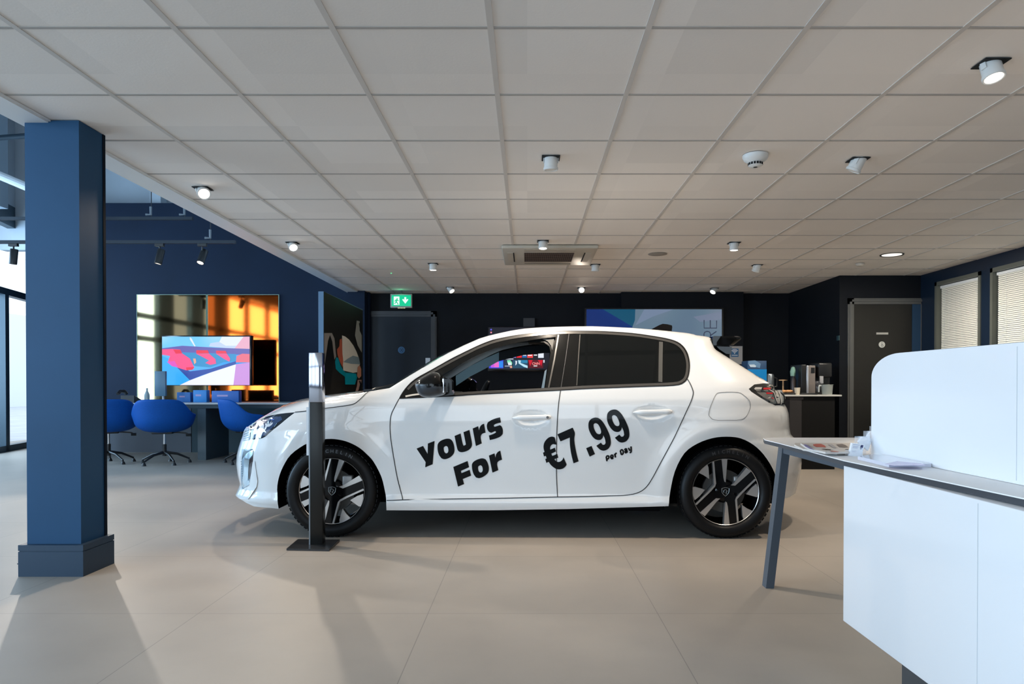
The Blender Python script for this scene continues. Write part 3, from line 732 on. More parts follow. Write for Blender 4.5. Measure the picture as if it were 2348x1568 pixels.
layers = [(P_((483, 449), (1167, 449), (1167, 828), (483, 828)), grad('scr_base', (.02, .30, .85), (.16, .55, .95), (.65, .80, 1.0), 1.1, .3)),
   (P_((860, 500), (1167, 449), (1167, 545), (1000, 540), (850, 525)), S('lightblue', (.55, .66, .95))),
   (P_((950, 449), (1167, 449), (1100, 520), (980, 520), (930, 490)), S('palewhite', (.80, .85, 1))),
   (P_((1120, 449), (1167, 449), (1167, 560), (1050, 540)), S('rose', (.85, .42, .55))),
   (P_((483, 540), (640, 520), (900, 535), (1167, 545), (1167, 590), (900, 590), (740, 580), (600, 570), (483, 575)), S('violet', (.13, .10, .42))),
   (P_((600, 570), (1060, 585), (1060, 640), (960, 650), (860, 690), (740, 680), (620, 600)), S('teal', (.03, .28, .60))),
   (P_((483, 600), (560, 640), (700, 720), (860, 700), (1060, 640), (1060, 665), (800, 750), (700, 790), (620, 740), (483, 650)), S('deepblue', (.02, .06, .38))),
   (P_((483, 600), (530, 620), (600, 690), (700, 790), (620, 828), (483, 828)), S('azure', (.03, .42, .95))),
   (P_((700, 790), (860, 730), (1060, 665), (1167, 650), (1167, 828), (620, 828)), S('pearl', (.80, .82, .97), 1.1)),
   (P_((1060, 665), (1167, 650), (1167, 828), (1040, 828)), S('mauve', (.62, .28, .72))),
   (P_((1065, 600), (1110, 582), (1167, 585), (1167, 650), (1060, 650)), S('coral', (.85, .14, .20))),
   (P_((483, 548), (560, 545), (625, 550), (640, 580), (700, 620), (735, 690), (720, 708), (670, 712), (600, 690), (530, 640), (545, 600), (483, 590)), S('pink', (.95, .07, .24))),
   (P_((520, 645), (580, 640), (610, 690), (560, 680)), S('magenta', (.80, .07, .55))),
   (P_((570, 550), (625, 552), (640, 580), (590, 582)), S('red', (.85, .01, .04))), (P_((670, 690), (735, 685), (720, 708), (675, 712)), S('red', (.85, .01, .04))),
   (P_((750, 555), (840, 555), (850, 580), (750, 582)), S('red', (.85, .01, .04))), (P_((750, 583), (850, 582), (900, 625), (905, 660), (860, 670), (820, 655), (850, 635)), S('pink', (.95, .07, .24))),
   (P_((905, 558), (980, 560), (990, 582), (905, 582)), S('red', (.85, .01, .04))), (P_((905, 583), (990, 584), (1015, 620), (1010, 645), (970, 625)), S('pink', (.95, .10, .28))),
   (P_((700, 452), (715, 465), (745, 525), (735, 525), (700, 470)), S('palewhite', (.8, .85, 1))),
   (P_((725, 620), (745, 620), (750, 650), (735, 665)), S('skin', (.85, .40, .25)))]
picture('screen', layers, lambda x, y, k: atY(x, y, Yv - .002 - k), t, step=.0004)

# desk
Yk = 9.15
zt_ = atY(400, 924, Yk).z
x0 = atY(215, 925, Yk).x; x1 = atY(640, 925, Yk).x
t = thing('long_desk', 'long dark desk with thin pale top and blade leg under the showroom screen', 'desk', ((x0 + x1) / 2, Yk, 0))
MB().bevbox(x0 - .8, x1 + .25, Yk - .05, Yk + .75, zt_ - .02, zt_, .006).build('desk_top', mat('desk_laminate', (.52, .52, .50), .3), t, smooth=40)
MB().box(x0 - .8, x1 + .2, Yk - .03, Yk + .72, zt_ - .07, zt_ - .0205).build('apron', mat('desk_dark', (.03, .05, .06), .4), t)
la = atY(455, 1054, Yk).x; lb = atY(474, 1054, Yk).x
for dx in (0, -2.2): MB().box(la + dx, lb + dx, Yk - .02, Yk + .68, 0, zt_ - .07).build('leg', mat('desk_leg', (.06, .085, .10), .35), t)
# computer monitor seen from behind, phone, cables, bits on the desk
a = atY(357, 851, Yk + .25); b_ = atY(382, 908, Yk + .25)
t = thing('computer_monitor', 'slim monitor turned edge on standing on the desk left of the screen', 'monitor', ((a.x + b_.x) / 2, Yk + .25, zt_))
MB().bevbox(a.x, b_.x, Yk + .22, Yk + .26, b_.z, a.z, .004).build('back_shell', mat('monitor_blue', (.06, .13, .19), .35), t, smooth=40)
MB().tube([((a.x + b_.x) / 2 + .02, Yk + .26, b_.z + .1), ((a.x + b_.x) / 2 + .02, Yk + .27, zt_ + .01)], .014, 10).build('neck', mat('monitor_steel', (.5, .53, .55), .3, metal=.6), t)
MB().bevbox(b_.x - .12, b_.x + .1, Yk + .2, Yk + .36, zt_, zt_ + .01, .004).build('foot', MATS['monitor_steel'], t, smooth=40)
p = atY(302, 915, Yk + .2)
t = thing('desk_phone', 'black desk telephone with handset at the left of the desk', 'telephone', (p.x, Yk + .2, zt_))
MB().prism([(-.10, 0), (.10, 0), (.10, .03), (-.10, .10)], lambda u, v, w_: Vector((w_, u, v)), -.09, .09).build('base', M_blk, t, world=False)
MB().tube([(-.13, -.1, .12), (-.13, -.05, .155), (-.13, .05, .155), (-.13, .1, .12)], .022, 8).build('handset', M_blk, t, world=False, smooth=60)
MB().box(.0, .06, -.06, .02, .085, .09).build('keypad', mat('pad_grey', (.4, .4, .4), .5), t, world=False)
p = atY(337, 905, Yk + .3)
tag(MB().lathe([(0, 0), (.03, 0), (.036, .09), (.03, .12), (.012, .16), (.012, .2), (0, .2)], (p.x, Yk + .3, zt_), n=20).build('water_bottle', mat('bottle_clear', (.6, .75, .8), .1, trans=.6), smooth=40), 'small clear bottle on the desk between telephone and monitor', 'bottle')
for i, (px_, h, c_, lab) in enumerate([(425, .14, (.02, .14, .42), 'small blue box at the middle of the desk, left of three'), (462, .17, (.02, .20, .52), 'taller blue box at the middle of the desk, under the screen'), (520, .16, (.015, .11, .40), 'wide blue box on the desk toward the right chair')]):
    p = atY(px_, 915, Yk + .45); wd = .095 if i < 2 else .19
    t = thing('document_box', lab, 'box', (p.x, Yk + .45, zt_))
    MB().bevbox(-wd, wd, -.05, .05, 0, h, .006).build('body', mat('box_blue%d' % i, c_, .4), t, world=False, smooth=40)
    MB().box(-wd * .6, wd * .2, -.052, -.05, h * .5, h * .65).build('sticker', mat('sticker', (.4, .3, .5), .5), t, world=False)

# blue swivel tub chairs
def tub_chair(x, y, rot, lab, proto=None):
    if proto is not None:
        c = copy_tree(proto); c.location = (x, y, 0); c.rotation_euler = (0, 0, rot); c['label'] = lab
        return c
    t = thing('swivel_chair', lab, 'chair', (x, y, 0), rot, 'blue swivel tub chairs at the desk')
    Mc = noisy(mat('chair_blue', (.003, .075, .33), .6, spec=.2), 60, .08)
    # shell: angle from the back (0) round to the front (+-pi)
    NA, NR = 40, 9; V = []; Fc = []
    def top(a):
        a = abs(a); return .83 - .19 * (1 / (1 + math.exp(-(a - 1.05) * 8))) - .15 * (1 / (1 + math.exp(-(a - 2.15) * 9)))
    for i in range(NA):
        a = -PI + 2 * PI * i / NA
        for j in range(NR):
            s = j / (NR - 1)
            h = .44 + (top(a) - .44) * s ** 1.15
            r = .17 + .09 * math.sin(min(1, s * 2.6) * PI / 2) + .065 * s
            if abs(a) > 2.2: r += .01
            V.append((r * 1.04 * math.sin(a), -r * math.cos(a), h))
    for i in range(NA):
        for j in range(NR - 1):
            i2 = (i + 1) % NA; Fc.append((i * NR + j, i2 * NR + j, i2 * NR + j + 1, i * NR + j + 1))
    n0 = len(V); V.append((0, 0, .425))
    for i in range(NA): Fc.append((n0, ((i + 1) % NA) * NR, i * NR))
    o = mesh('shell', V, Fc, Mc, t, world=False, smooth=True)
    m = o.modifiers.new('thick', 'SOLIDIFY'); m.thickness = .035; m.offset = 1
    m = o.modifiers.new('soft', 'SUBSURF'); m.levels = 1; m.render_levels = 1
    MB().bevbox(-.21, .21, -.20, .23, .455, .515, .028, seg=4).build('seat_cushion', Mc, t, world=False, smooth=60)
    MB().bevbox(-.12, .12, -.12, .12, .385, .425, .01).build('tilt_mechanism', M_blk, t, world=False, smooth=40)
    MB().tube([(.1, .02, .40), (.24, .02, .385), (.27, .02, .375)], .009, 6).tube([(.25, .02, .36), (.31, .02, .36)], .018, 8).build('lever', M_blk, t, world=False)
    MB().tube([(0, 0, .385), (0, 0, .24)], .016, 12).build('gas_lift', mat('chrome', (.75, .76, .78), .12, metal=1), t, world=False)
    MB().tube([(0, 0, .25), (0, 0, .10)], .026, 12).build('column_sleeve', M_blk, t, world=False)
    for k in range(5):
        a = 2 * PI * k / 5 + .3; c, s = math.cos(a), math.sin(a)
        MB().tube([(.02 * c, .02 * s, .145), (.15 * c, .15 * s, .12), (.29 * c, .29 * s, .05)], .019, 8, r2=.011).build('base_arm', M_blk, t, world=False)
        MB().lathe([(0, 0), (.028, 0), (.022, .02), (.012, .04), (0, .045)], (.29 * c, .29 * s, 0), n=12).build('glide', M_blk, t, world=False)
    return t
p = atZ(377, 1063, 0); ch = tub_chair(p.x, p.y, .25, 'blue swivel tub chair at the middle of the desk, seen whole')
p = atZ(249, 1062, 0); tub_chair(p.x, p.y, .5, 'blue swivel tub chair half hidden by the dark column', ch)
p = atZ(568, 1060, 0); tub_chair(p.x, p.y, -.9, 'blue swivel tub chair partly hidden by the car nose', ch)
# ================================================================== THE CAR
CARX, CARY, CARR = .006, 5.32, -.0132
RT = .303                                  # tyre radius
def gd(py): return F * 1.0 / (py - HOR)
M_CAR = Matrix.Translation((CARX, CARY, 0)) @ Matrix.Rotation(CARR, 4, 'Z')
M_CARI = M_CAR.inverted()
CAMO = M_CARI @ Vector((0, 0, 1))
def lray(px, py): return (M_CARI.to_3x3() @ ray(px, py))
def lplane(px, py, y):
    d = lray(px, py); t = (y - CAMO.y) / d.y
    return (CAMO.x + d.x * t, CAMO.z + d.z * t)
WF = lplane(760.5, 1133, -.84)[0]; WR = lplane(1664, 1133, -.84)[0]
# ---- silhouettes traced in the photograph, converted to metres at their own depth
hood_px = [(563, 978.5), (575, 966), (590, 954), (606.5, 943.6), (625.6, 932.6), (641, 926.9), (664, 918), (685, 914), (709, 911), (741.5, 906), (780, 901.5), (820, 897), (849, 894), (880, 892)]
pill_px = [(897, 889.5), (918, 876), (942.8, 860), (965, 846.5), (989.3, 832), (1008.4, 820), (1027.5, 809), (1062, 792), (1098, 776), (1120, 769.3), (1144.7, 763.2), (1170, 757.5), (1202, 752.3), (1240, 749.4), (1278.6, 747.9),
           (1320, 747), (1360, 746.8), (1391, 747.9), (1448.4, 750.6), (1505.9, 755.5), (1545, 759.7), (1575, 763), (1590, 765.6), (1597, 768), (1630.4, 770.6), (1637, 773.2), (1641, 780), (1643.5, 796), (1646.7, 800.2),
           (1692.7, 827.8), (1733.5, 852.2), (1751.8, 863.5), (1763, 868.5), (1777.6, 877.5), (1786.7, 885.5), (1794, 894)]
def sidey(px):  # half width at which the traced top silhouette lies
    if px < 890: return -.42
    if px < 1100: return -.74 + (px - 890) / 210 * .12
    if px < 1600: return -.61
    return -.61 - (px - 1600) / 200 * .10
TOPC = [lplane(px, py, -.42) for px, py in hood_px]
PIL = [lplane(px, py, sidey(px)) for px, py in pill_px]
# edge curve of the side skin: under the bonnet crown in front, then the rail itself
EDGE = []
for i, (x, z) in enumerate(TOPC): EDGE.append((x, z - (.012 if i < 3 else .022)))
EDGE = EDGE[:-1] + PIL
CEN = TOPC[:-1]
ex = np.array([p[0] for p in EDGE]); ez = np.array([p[1] for p in EDGE])
front_px = [(563, 978.5), (558, 988), (555, 1000), (550.6, 1011), (545.5, 1027), (541, 1045), (539.8, 1063), (543, 1091), (548, 1110), (545, 1122), (538.2, 1136), (541, 1141)]
rear_px = [(1794, 894), (1801, 909), (1801, 921), (1799.5, 928), (1805, 936), (1808.7, 948), (1810, 962), (1811.3, 982), (1815, 999), (1826, 1006), (1834, 1022), (1839.5, 1045), (1840, 1060), (1838.5, 1078), (1831, 1112), (1824, 1134), (1812, 1141)]
X0F, X0R, NF, NRR, BW = -.95, 1.05, 2.7, 2.6, .865
def solve(px, py, front):
    """end x of the superelliptic plan so that its outline touches the pixel column"""
    lo, hi = (1.6, 2.6) if front else (1.5, 2.5)
    s = np.linspace(.3, 1, 400)
    for _ in range(40):
        mid = (lo + hi) / 2
        if front: x = X0F - (mid + X0F) * s; y = -BW * (1 - s ** NF) ** (1 / NF)
        else: x = X0R + (mid - X0R) * s; y = -BW * (1 - s ** NRR) ** (1 / NRR)
        P = np.stack([x, y]); c, sn = math.cos(CARR), math.sin(CARR)
        X = CARX + c * x - sn * y; Y = CARY + sn * x + c * y
        u = PX0 + F * X / Y
        ext = u.min() if front else u.max()
        k = u.argmin() if front else u.argmax()
        if front:
            if ext < px: hi = mid
            else: lo = mid
        else:
            if ext > px: hi = mid
            else: lo = mid
    z = 1 + (PY0 - py) / F * Y[k] - math.tan(PITCH) * Y[k]
    return (-mid if front else mid), z
FR = [solve(px, py, True) for px, py in front_px]; RR = [solve(px, py, False) for px, py in rear_px]
fz_ = np.array([p[1] for p in FR])[::-1]; fx_ = np.array([p[0] for p in FR])[::-1]
rz_ = np.array([p[1] for p in RR])[::-1]; rx_ = np.array([p[0] for p in RR])[::-1]
# above the nose top the end follows the bonnet / hatch line
cz = np.array([p[1] for p in TOPC[:10]]); cx = np.array([p[0] for p in TOPC[:10]])
off = FR[0][0] - cx[0]
def xfront(z):
    a = np.interp(z, fz_, fx_)
    b = np.interp(z, cz, cx + off * np.exp(-(cz - cz[0]) / .06))
    return np.where(z > fz_[-1], np.minimum(b, -1.55), a) - 0.0
hz = np.array([p[1] for p in PIL[26:]])[::-1]; hx = np.array([p[0] for p in PIL[26:]])[::-1]
offr = RR[0][0] - hx[0]
def xrear(z):
    a = np.interp(z, rz_, rx_)
    b = np.interp(z, hz, hx) + offr * np.exp(-np.maximum(z - hz[0], 0) / .25)
    return np.where(z > rz_[-1], b + .10 * (1 - np.exp(-(z - rz_[-1]) / .1)), a)
# vertical profile of the half width; z measured relative to a gently rising belt line
PZ = np.array([.10, .17, .195, .215, .235, .258, .28, .34, .45, .60, .70, .742, .765, .790, .84, .872, .89, .93, .955, 1.0, 1.1, 1.2, 1.3, 1.4, 1.55])
PW = np.array([.80, .838, .852, .861, .864, .856, .848, .848, .852, .858, .8635, .8655, .8675, .8665, .8655, .8625, .8575, .843, .833, .810, .757, .703, .650, .598, .52])
_zz = np.linspace(.08, 1.56, 600); _ww = np.interp(_zz, PZ, PW)
_k = np.exp(-np.linspace(-2, 2, 9) ** 2); _k /= _k.sum()
_ww = np.convolve(np.pad(_ww, 4, mode='edge'), _k, mode='valid')
EP = np.array([(x, z) for x, z in EDGE])
def edist(x, z):
    """distance below the edge polyline, signed by height"""
    x = np.asarray(x, float); z = np.asarray(z, float); d = np.full(x.shape, 9.)
    for i in range(len(EP) - 1):
        a, b = EP[i], EP[i + 1]; ab = b - a; L = ab @ ab
        t = np.clip(((x - a[0]) * ab[0] + (z - a[1]) * ab[1]) / L, 0, 1)
        d = np.minimum(d, np.hypot(x - a[0] - t * ab[0], z - a[1] - t * ab[1]))
    return d
HDL = [(lplane(1218, 961, -.86), .135, .060), (lplane(1495, 948.5, -.86), .135, .058)]
def W(x, z):
    x = np.asarray(x, float); z = np.asarray(z, float)
    zb = z - .028 * np.clip((x + .9) / 2.0, -.3, 1.3) * np.clip((z - .6) / .3, 0, 1)
    w = np.interp(zb, _zz, _ww)
    sf = np.clip((X0F - x) / (X0F - xfront(z)), 0, .99999); sr = np.clip((x - X0R) / (xrear(z) - X0R), 0, .99999)
    w = w * (1 - sf ** NF) ** (1 / NF) * (1 - sr ** NRR) ** (1 / NRR)
    # wheel-arch flares
    for xc, amp in ((WF, .014), (WR, .022)):
        r = np.hypot(x - xc, z - .31)
        up = 1 / (1 + np.exp(-(z - .22) / .03))
        g = 1 / (1 + np.exp((r - .445) / .012)) * .5 + 1 / (1 + np.exp((r - .50) / .02)) * .5
        w = w + amp * g * up * (1 / (1 + np.exp(-(r - .30) / .02)))
    # rear haunch
    w = w + .012 * np.exp(-((x - 1.45) / .35) ** 2 - ((z - .80) / .12) ** 2) * (1 - sr)
    # handle bowls
    for (c, a, b) in HDL:
        q = ((x - c[0]) / a) ** 2 + ((z - c[1]) / b) ** 2
        w = w - .022 * np.where(q < 1, (1 - q) ** 1.5, 0)
    # roll the skin over towards the top edge
    d = edist(x, z); r = np.where(x < -.95, .05, .042)
    e = np.clip(1 - d / r, 0, .9995)
    w = w - r * (1 - np.sqrt(1 - e ** 2)) * .9
    return np.maximum(w, 0)
def wnorm(x, z):
    h = .0015
    gx = (W(x + h, z) - W(x - h, z)) / (2 * h); gz = (W(x, z + h) - W(x, z - h)) / (2 * h)
    n = np.stack([-gx, -np.ones_like(gx), -gz], -1); n[:, 0] *= 1; n[:, 2] *= 1
    n = np.stack([-gx, -np.ones_like(gx), -gz], -1)
    return n / np.linalg.norm(n, axis=1)[:, None]
def loc(pts):
    """pixel outline on the side skin -> list of (x, z)"""
    px = np.array([p[0] for p in pts], float); py = np.array([p[1] for p in pts], float)
    D = np.array([list(lray(a, b)) for a, b in zip(px, py)]); wv = np.full(len(px), .85)
    for _ in range(14):
        t = (-wv - CAMO.y) / D[:, 1]; x = CAMO.x + D[:, 0] * t; z = CAMO.z + D[:, 2] * t
        wv = .5 * wv + .5 * np.maximum(W(x, z), .35)
    return [(float(a), float(b)) for a, b in zip(x, z)]
# ---- outlines
bot = [(545, 1142.5), (552.4, 1145.5), (565, 1153), (582, 1160.8), (600, 1163), (621.8, 1164.3), (638.7, 1166.5)]
bot2 = [(886, 1169.7), (947.5, 1170), (1130, 1169.7), (1300, 1167), (1421.8, 1163.6), (1532.6, 1160.3)]
bot3 = [(1776, 1145), (1790, 1144.5), (1801, 1142.5), (1812, 1139)]
archF = [(638.9, 1166.3), (636.4, 1148.6), (635.4, 1122), (639.2, 1095.5), (649.4, 1069), (666.7, 1042.4), (697.3, 1020), (724, 1010), (751.6, 1006.2), (775.5, 1007.5), (799.4, 1013.8), (823.3, 1026), (842, 1042), (857, 1059), (874.3, 1092.5), (882.3, 1124.3), (885.6, 1150), (886.2, 1169.5)]
archR = [(1532.8, 1160), (1536.6, 1128), (1547.4, 1080.5), (1569.2, 1039), (1598.9, 1017), (1633, 1004.5), (1665, 1001), (1697.7, 1004.6), (1727.4, 1019.5), (1751, 1042), (1770.9, 1072.6), (1780.7, 1100), (1782, 1125), (1777, 1145)]
lb, lb2, lb3 = loc(bot), loc(bot2), loc(bot3)
aF = smoothpoly(loc(archF), False, 60, 3); aR = smoothpoly(loc(archR), False, 60, 3)
zf = np.linspace(lb[0][1] + .004, fz_[-1], 26); zr = np.linspace(rz_[-1], lb3[-1][1], 24)
DOM = lb + lb2 + lb3 + [(float(xrear(z)) - 1e-4, float(z)) for z in zr[::-1]] + [p for p in EDGE[::-1] if p[0] < float(xrear(np.array(p[1]))) - .01] + [(float(xfront(z)) + 1e-4, float(z)) for z in zf[::-1]]
# tidy: the edge curve above the nose
POLY = {}
POLY['archF'] = aF + [(aF[-1][0], -.2), (aF[0][0], -.2)]
POLY['archR'] = aR + [(aR[-1][0], -.2), (aR[0][0], -.2)]
dlo_px = [(915.3, 913.8), (929.3, 892), (951, 870.5), (989.3, 848.8), (1008.4, 838), (1040, 820.5), (1078.5, 801.5), (1100, 791.5), (1120, 783.5), (1138.3, 778), (1189.3, 768.3), (1253, 761.9), (1304, 759.3), (1360, 759.6), (1391, 760.6), (1448.4, 764.4), (1499.5, 771.5), (1537.8, 779), (1559.4, 788.5), (1573.5, 805), (1580, 825.7), (1580.8, 844.8), (1577, 865), (1567, 877.6), (1544, 883.7), (1467.6, 886.6), (1340, 891.4), (1285, 894.6), (1100, 903.7), (1040.3, 907.9)]
POLY['dlo'] = smoothpoly(loc(dlo_px), True, 50, 3)
POLY['open'] = smoothpoly(loc([(1005, 866), (1014.8, 858.8), (1046.7, 839.7), (1078.5, 822.5), (1100, 812), (1138.3, 797.6), (1176.5, 787.5), (1227.6, 778), (1274.5, 772.4), (1265, 825), (1252.5, 889.5), (1150, 895), (1022, 902)]), True, 35, 3)
POLY['rglass'] = loc([(1329.6, 767), (1360, 767), (1391, 768.2), (1448, 772.2), (1509, 780.5), (1507.5, 830), (1507, 878.6), (1400, 882.5), (1322.6, 885)])
POLY['qglass'] = smoothpoly(loc([(1521, 783), (1536, 786.5), (1549, 791.5), (1562, 803), (1569.5, 818), (1572.5, 835), (1572.3, 852), (1567.5, 866.5), (1556.5, 874), (1540, 876.5), (1521, 877.6)]), True, 60, 3)
hl_px = [(575, 971), (591.2, 962.8), (608.4, 956), (630.4, 950.3), (654.3, 947), (677, 945.2), (662, 956.5), (640, 974.7), (620.9, 990), (609.4, 1000.3), (598.9, 1005.3), (587.4, 1007), (572, 1009.2), (573, 993), (574, 980)]
POLY['headl'] = smoothpoly(loc(hl_px), True, 50, 3)
tl = loc([(1716.8, 891.6), (1729.6, 881.3), (1749, 878.9), (1768, 880.9), (1777.6, 884), (1785, 890), (1790, 898)])
tlb = loc([(1784, 929), (1777.6, 929.4), (1761.2, 922.2), (1740.8, 910), (1722.4, 897.8)])
zt1 = lplane(1790, 897, -.6)[1]; zt0 = lplane(1790, 930, -.6)[1]
wrap = [(float(xrear(np.array(z))) - d, z) for z, d in ((zt1 - .02, .05), (zt1 - .035, .006), (zt0 + .02, .006), (zt0 + .003, .05))]
POLY['taill'] = tl + wrap + tlb
POLY['flap'] = smoothpoly(loc([(1640.8, 905.5), (1653.6, 899.8), (1691.9, 899.8), (1706, 907), (1717.4, 918), (1720.5, 929.3), (1718, 941), (1710.5, 955), (1697, 962.5), (1667, 963.3), (1638.2, 962.8), (1627, 955), (1625.4, 947), (1630, 930)]), True, 70, 3)
fd_front = smoothpoly(loc([(915.2, 914.2), (906, 931.6), (897.8, 948.9), (894.6, 967.3), (894.8, 992.9), (898, 1020), (903.5, 1054), (912, 1100), (923.7, 1145.9)]), False, 80, 4)
sill = loc([(923.7, 1145.9), (1130, 1142.6), (1278.5, 1139.4)]); sill2 = smoothpoly(loc([(1278.5, 1139.4), (1340, 1138.4), (1399.7, 1136.6), (1440, 1134.7), (1466, 1128), (1482.7, 1115.5), (1497, 1094), (1512, 1066), (1530, 1033), (1546, 1003), (1561, 971), (1573, 945), (1584, 921), (1589.5, 903), (1588, 893), (1582, 879), (1576, 869)]), False, 80, 3)
bb = smoothpoly(loc([(1278.5, 1139.4), (1276, 1090), (1276, 1040), (1276.6, 995.9), (1278.5, 955), (1281, 925), (1285.3, 895)]), False, 80, 3)
bb2 = loc([(1285.3, 895), (1291, 860), (1298, 815), (1305.4, 760.5)])
POLY['fdoor'] = fd_front + sill + bb + bb2 + loc([(1200, 800), (1000, 870)])
POLY['rdoor'] = bb[::-1][::-1] + [] if False else (sill2 + loc([(1500, 800)]) + bb2[::-1] + bb[::-1])
hs = smoothpoly(loc([(575, 971), (591.2, 962.8), (608.4, 956), (630.4, 950.3), (654.3, 947), (676.3, 945.3), (709, 941.5), (741.5, 937), (775, 932.7), (802, 928.6), (814, 925), (826, 915.5), (843, 899.5), (848, 896.5)]), False, 80, 3)
POLY['hood'] = hs + [(hs[-1][0] + .02, 1.2), (-2.3, 1.2), (-2.3, hs[0][1] - .03), (hs[0][0] - .03, hs[0][1] - .03)]
ORDER = ['open', 'rglass', 'qglass', 'dlo', 'headl', 'taill', 'flap', 'fdoor', 'rdoor', 'hood']
# ---- one constrained triangulation of the whole side
pts = []; edges = []
def addpoly(P, closed=True):
    n = len(pts); pts.extend([Vector(p) for p in P])
    m = len(P); edges.extend([(n + i, n + (i + 1) % m) for i in range(m if closed else m - 1)])
addpoly(DOM); addpoly(aF, False); addpoly(aR, False)
for k in ORDER[:7]: addpoly(POLY[k])
for P in (fd_front, sill, sill2, bb, bb2, hs): addpoly(P, False)
G = .024; gx_, gz_ = np.meshgrid(np.arange(-2.2, 2.1, G), np.arange(.15, 1.5, G)); gx_ = gx_ + (np.arange(gx_.shape[0]) % 2)[:, None] * G / 2
gp = np.stack([gx_.ravel(), gz_.ravel()], -1)
gp = gp[inpoly(gp[:, 0], gp[:, 1], DOM)]
gp = gp[~inpoly(gp[:, 0], gp[:, 1], POLY['archF']) & ~inpoly(gp[:, 0], gp[:, 1], POLY['archR'])]
extra = []
for i in range(len(EP) - 1):      # rows that follow the rolled edge
    a, b = EP[i], EP[i + 1]; L = np.hypot(*(b - a)); nn = np.array([b[1] - a[1], -(b[0] - a[0])]) / L
    for t in np.arange(0, 1, .024 / max(L, .024)):
        for d in (.0008, .003, .007, .012, .019, .028, .038): extra.append(a + (b - a) * t + nn * d)
for fn, sg, z0, z1 in ((xfront, 1, fz_[0], fz_[-1] + .12), (xrear, -1, rz_[0], rz_[-1] + .2)):
    for z in np.arange(z0, z1, .018):
        for s in (.0008, .003, .007, .013, .022, .033, .046, .06, .078): extra.append((float(fn(np.array(z))) + sg * s, z))
for xc in (WF, WR):
    for r in (.375, .392, .41, .428, .445, .46, .475, .49, .505):
        for a in np.arange(-.2, PI + .2, .04): extra.append((xc + r * math.cos(a), .31 + r * math.sin(a)))
for (c_, a_, b_) in HDL:
    for r in (.15, .3, .45, .6, .72, .84, .94, 1.0):
        for a in np.arange(0, 2 * PI, .2): extra.append((c_[0] + r * a_ * math.cos(a), c_[1] + r * b_ * math.sin(a)))
extra = np.array(extra); m = inpoly(extra[:, 0], extra[:, 1], DOM) & ~inpoly(extra[:, 0], extra[:, 1], POLY['archF']) & ~inpoly(extra[:, 0], extra[:, 1], POLY['archR'])
extra = extra[m]
for p in np.concatenate([gp, extra]): pts.append(Vector(p))
CV, _, CT, _, _, _ = delaunay_2d_cdt(pts, edges, [], 0, 1e-5)
CV = np.array([(v.x, v.y) for v in CV]); CT = np.array([t for t in CT if len(t) == 3])
cen = CV[CT].mean(1); ar = .5 * np.abs(np.cross(CV[CT[:, 1]] - CV[CT[:, 0]], CV[CT[:, 2]] - CV[CT[:, 0]]))
inside = inpoly(cen[:, 0], cen[:, 1], DOM) & ~inpoly(cen[:, 0], cen[:, 1], POLY['archF']) & ~inpoly(cen[:, 0], cen[:, 1], POLY['archR']) & (ar > 1e-9)
CT = CT[inside]; cen = cen[inside]
cls = np.full(len(CT), -1)
for i, k in list(enumerate(ORDER))[::-1]: cls[inpoly(cen[:, 0], cen[:, 1], POLY[k])] = i
SW = W(CV[:, 0], CV[:, 1]); SN = wnorm(CV[:, 0], CV[:, 1])
car = thing('car', 'white five-door hatchback with price lettering on its doors', 'car', (CARX, CARY, 0), CARR)
M_paint = mat('car_white', (.80, .80, .79), .28, spec=.5, coat=1.0, coatr=.02)
M_gloss = mat('gloss_black', (.004, .004, .004), .05, spec=.5)
M_satin = mat('satin_black', (.008, .008, .0075), .10, spec=.4)
M_tint = mat('tinted_glass', (.005, .006, .006), .03, spec=.35)
M_wind = mat('windscreen_glass', (.05, .06, .06), .02, spec=.5, alpha=.75)
M_gap = mat('shut_line', (.03, .033, .037), .6)
M_under = mat('underbody_black', (.003, .003, .0035), .9, spec=.1)
def side_part(idx, sides=(-1,), off=0.0):
    """triangles of class idx as (verts, faces, normals) for near (-1) and/or far (+1) side"""
    sel = CT[np.isin(cls, idx)]
    used, inv = np.unique(sel, return_inverse=True); inv = inv.reshape(sel.shape)
    V = []; Fc = []; N = []
    for s in sides:
        b = len(V); x, z = CV[used, 0], CV[used, 1]; w_ = SW[used]; nn = SN[used]
        for i in range(len(used)):
            V.append((x[i] + nn[i, 0] * off, (w_[i] + off * -nn[i, 1]) * s, z[i] + nn[i, 2] * off)); N.append((nn[i, 0], nn[i, 1] * -s, nn[i, 2]))
        for t in inv:
            Fc.append(tuple(int(q) + b for q in (t if s < 0 else t[::-1])))
    return V, Fc, N
def orient(V, Fc, N):
    out = []
    for f in Fc:
        a, b, c = (Vector(V[i]) for i in f[:3]); n_ = (b - a).cross(c - a)
        out.append(f if n_.dot(Vector(N[f[0]])) >= 0 else f[::-1])
    return out
def skin(name, idx, m, sides=(-1,), parent=None, extra_geo=None):
    V, Fc, N = side_part(idx, sides); Fc = orient(V, Fc, N)
    if extra_geo:
        v2, f2, n2 = extra_geo; b = len(V); V = V + v2; N = N + n2; Fc = Fc + [tuple(i + b for i in f) for f in f2]
    return mesh(name, V, Fc, m, parent or car, world=False, smooth=True, normals=N)
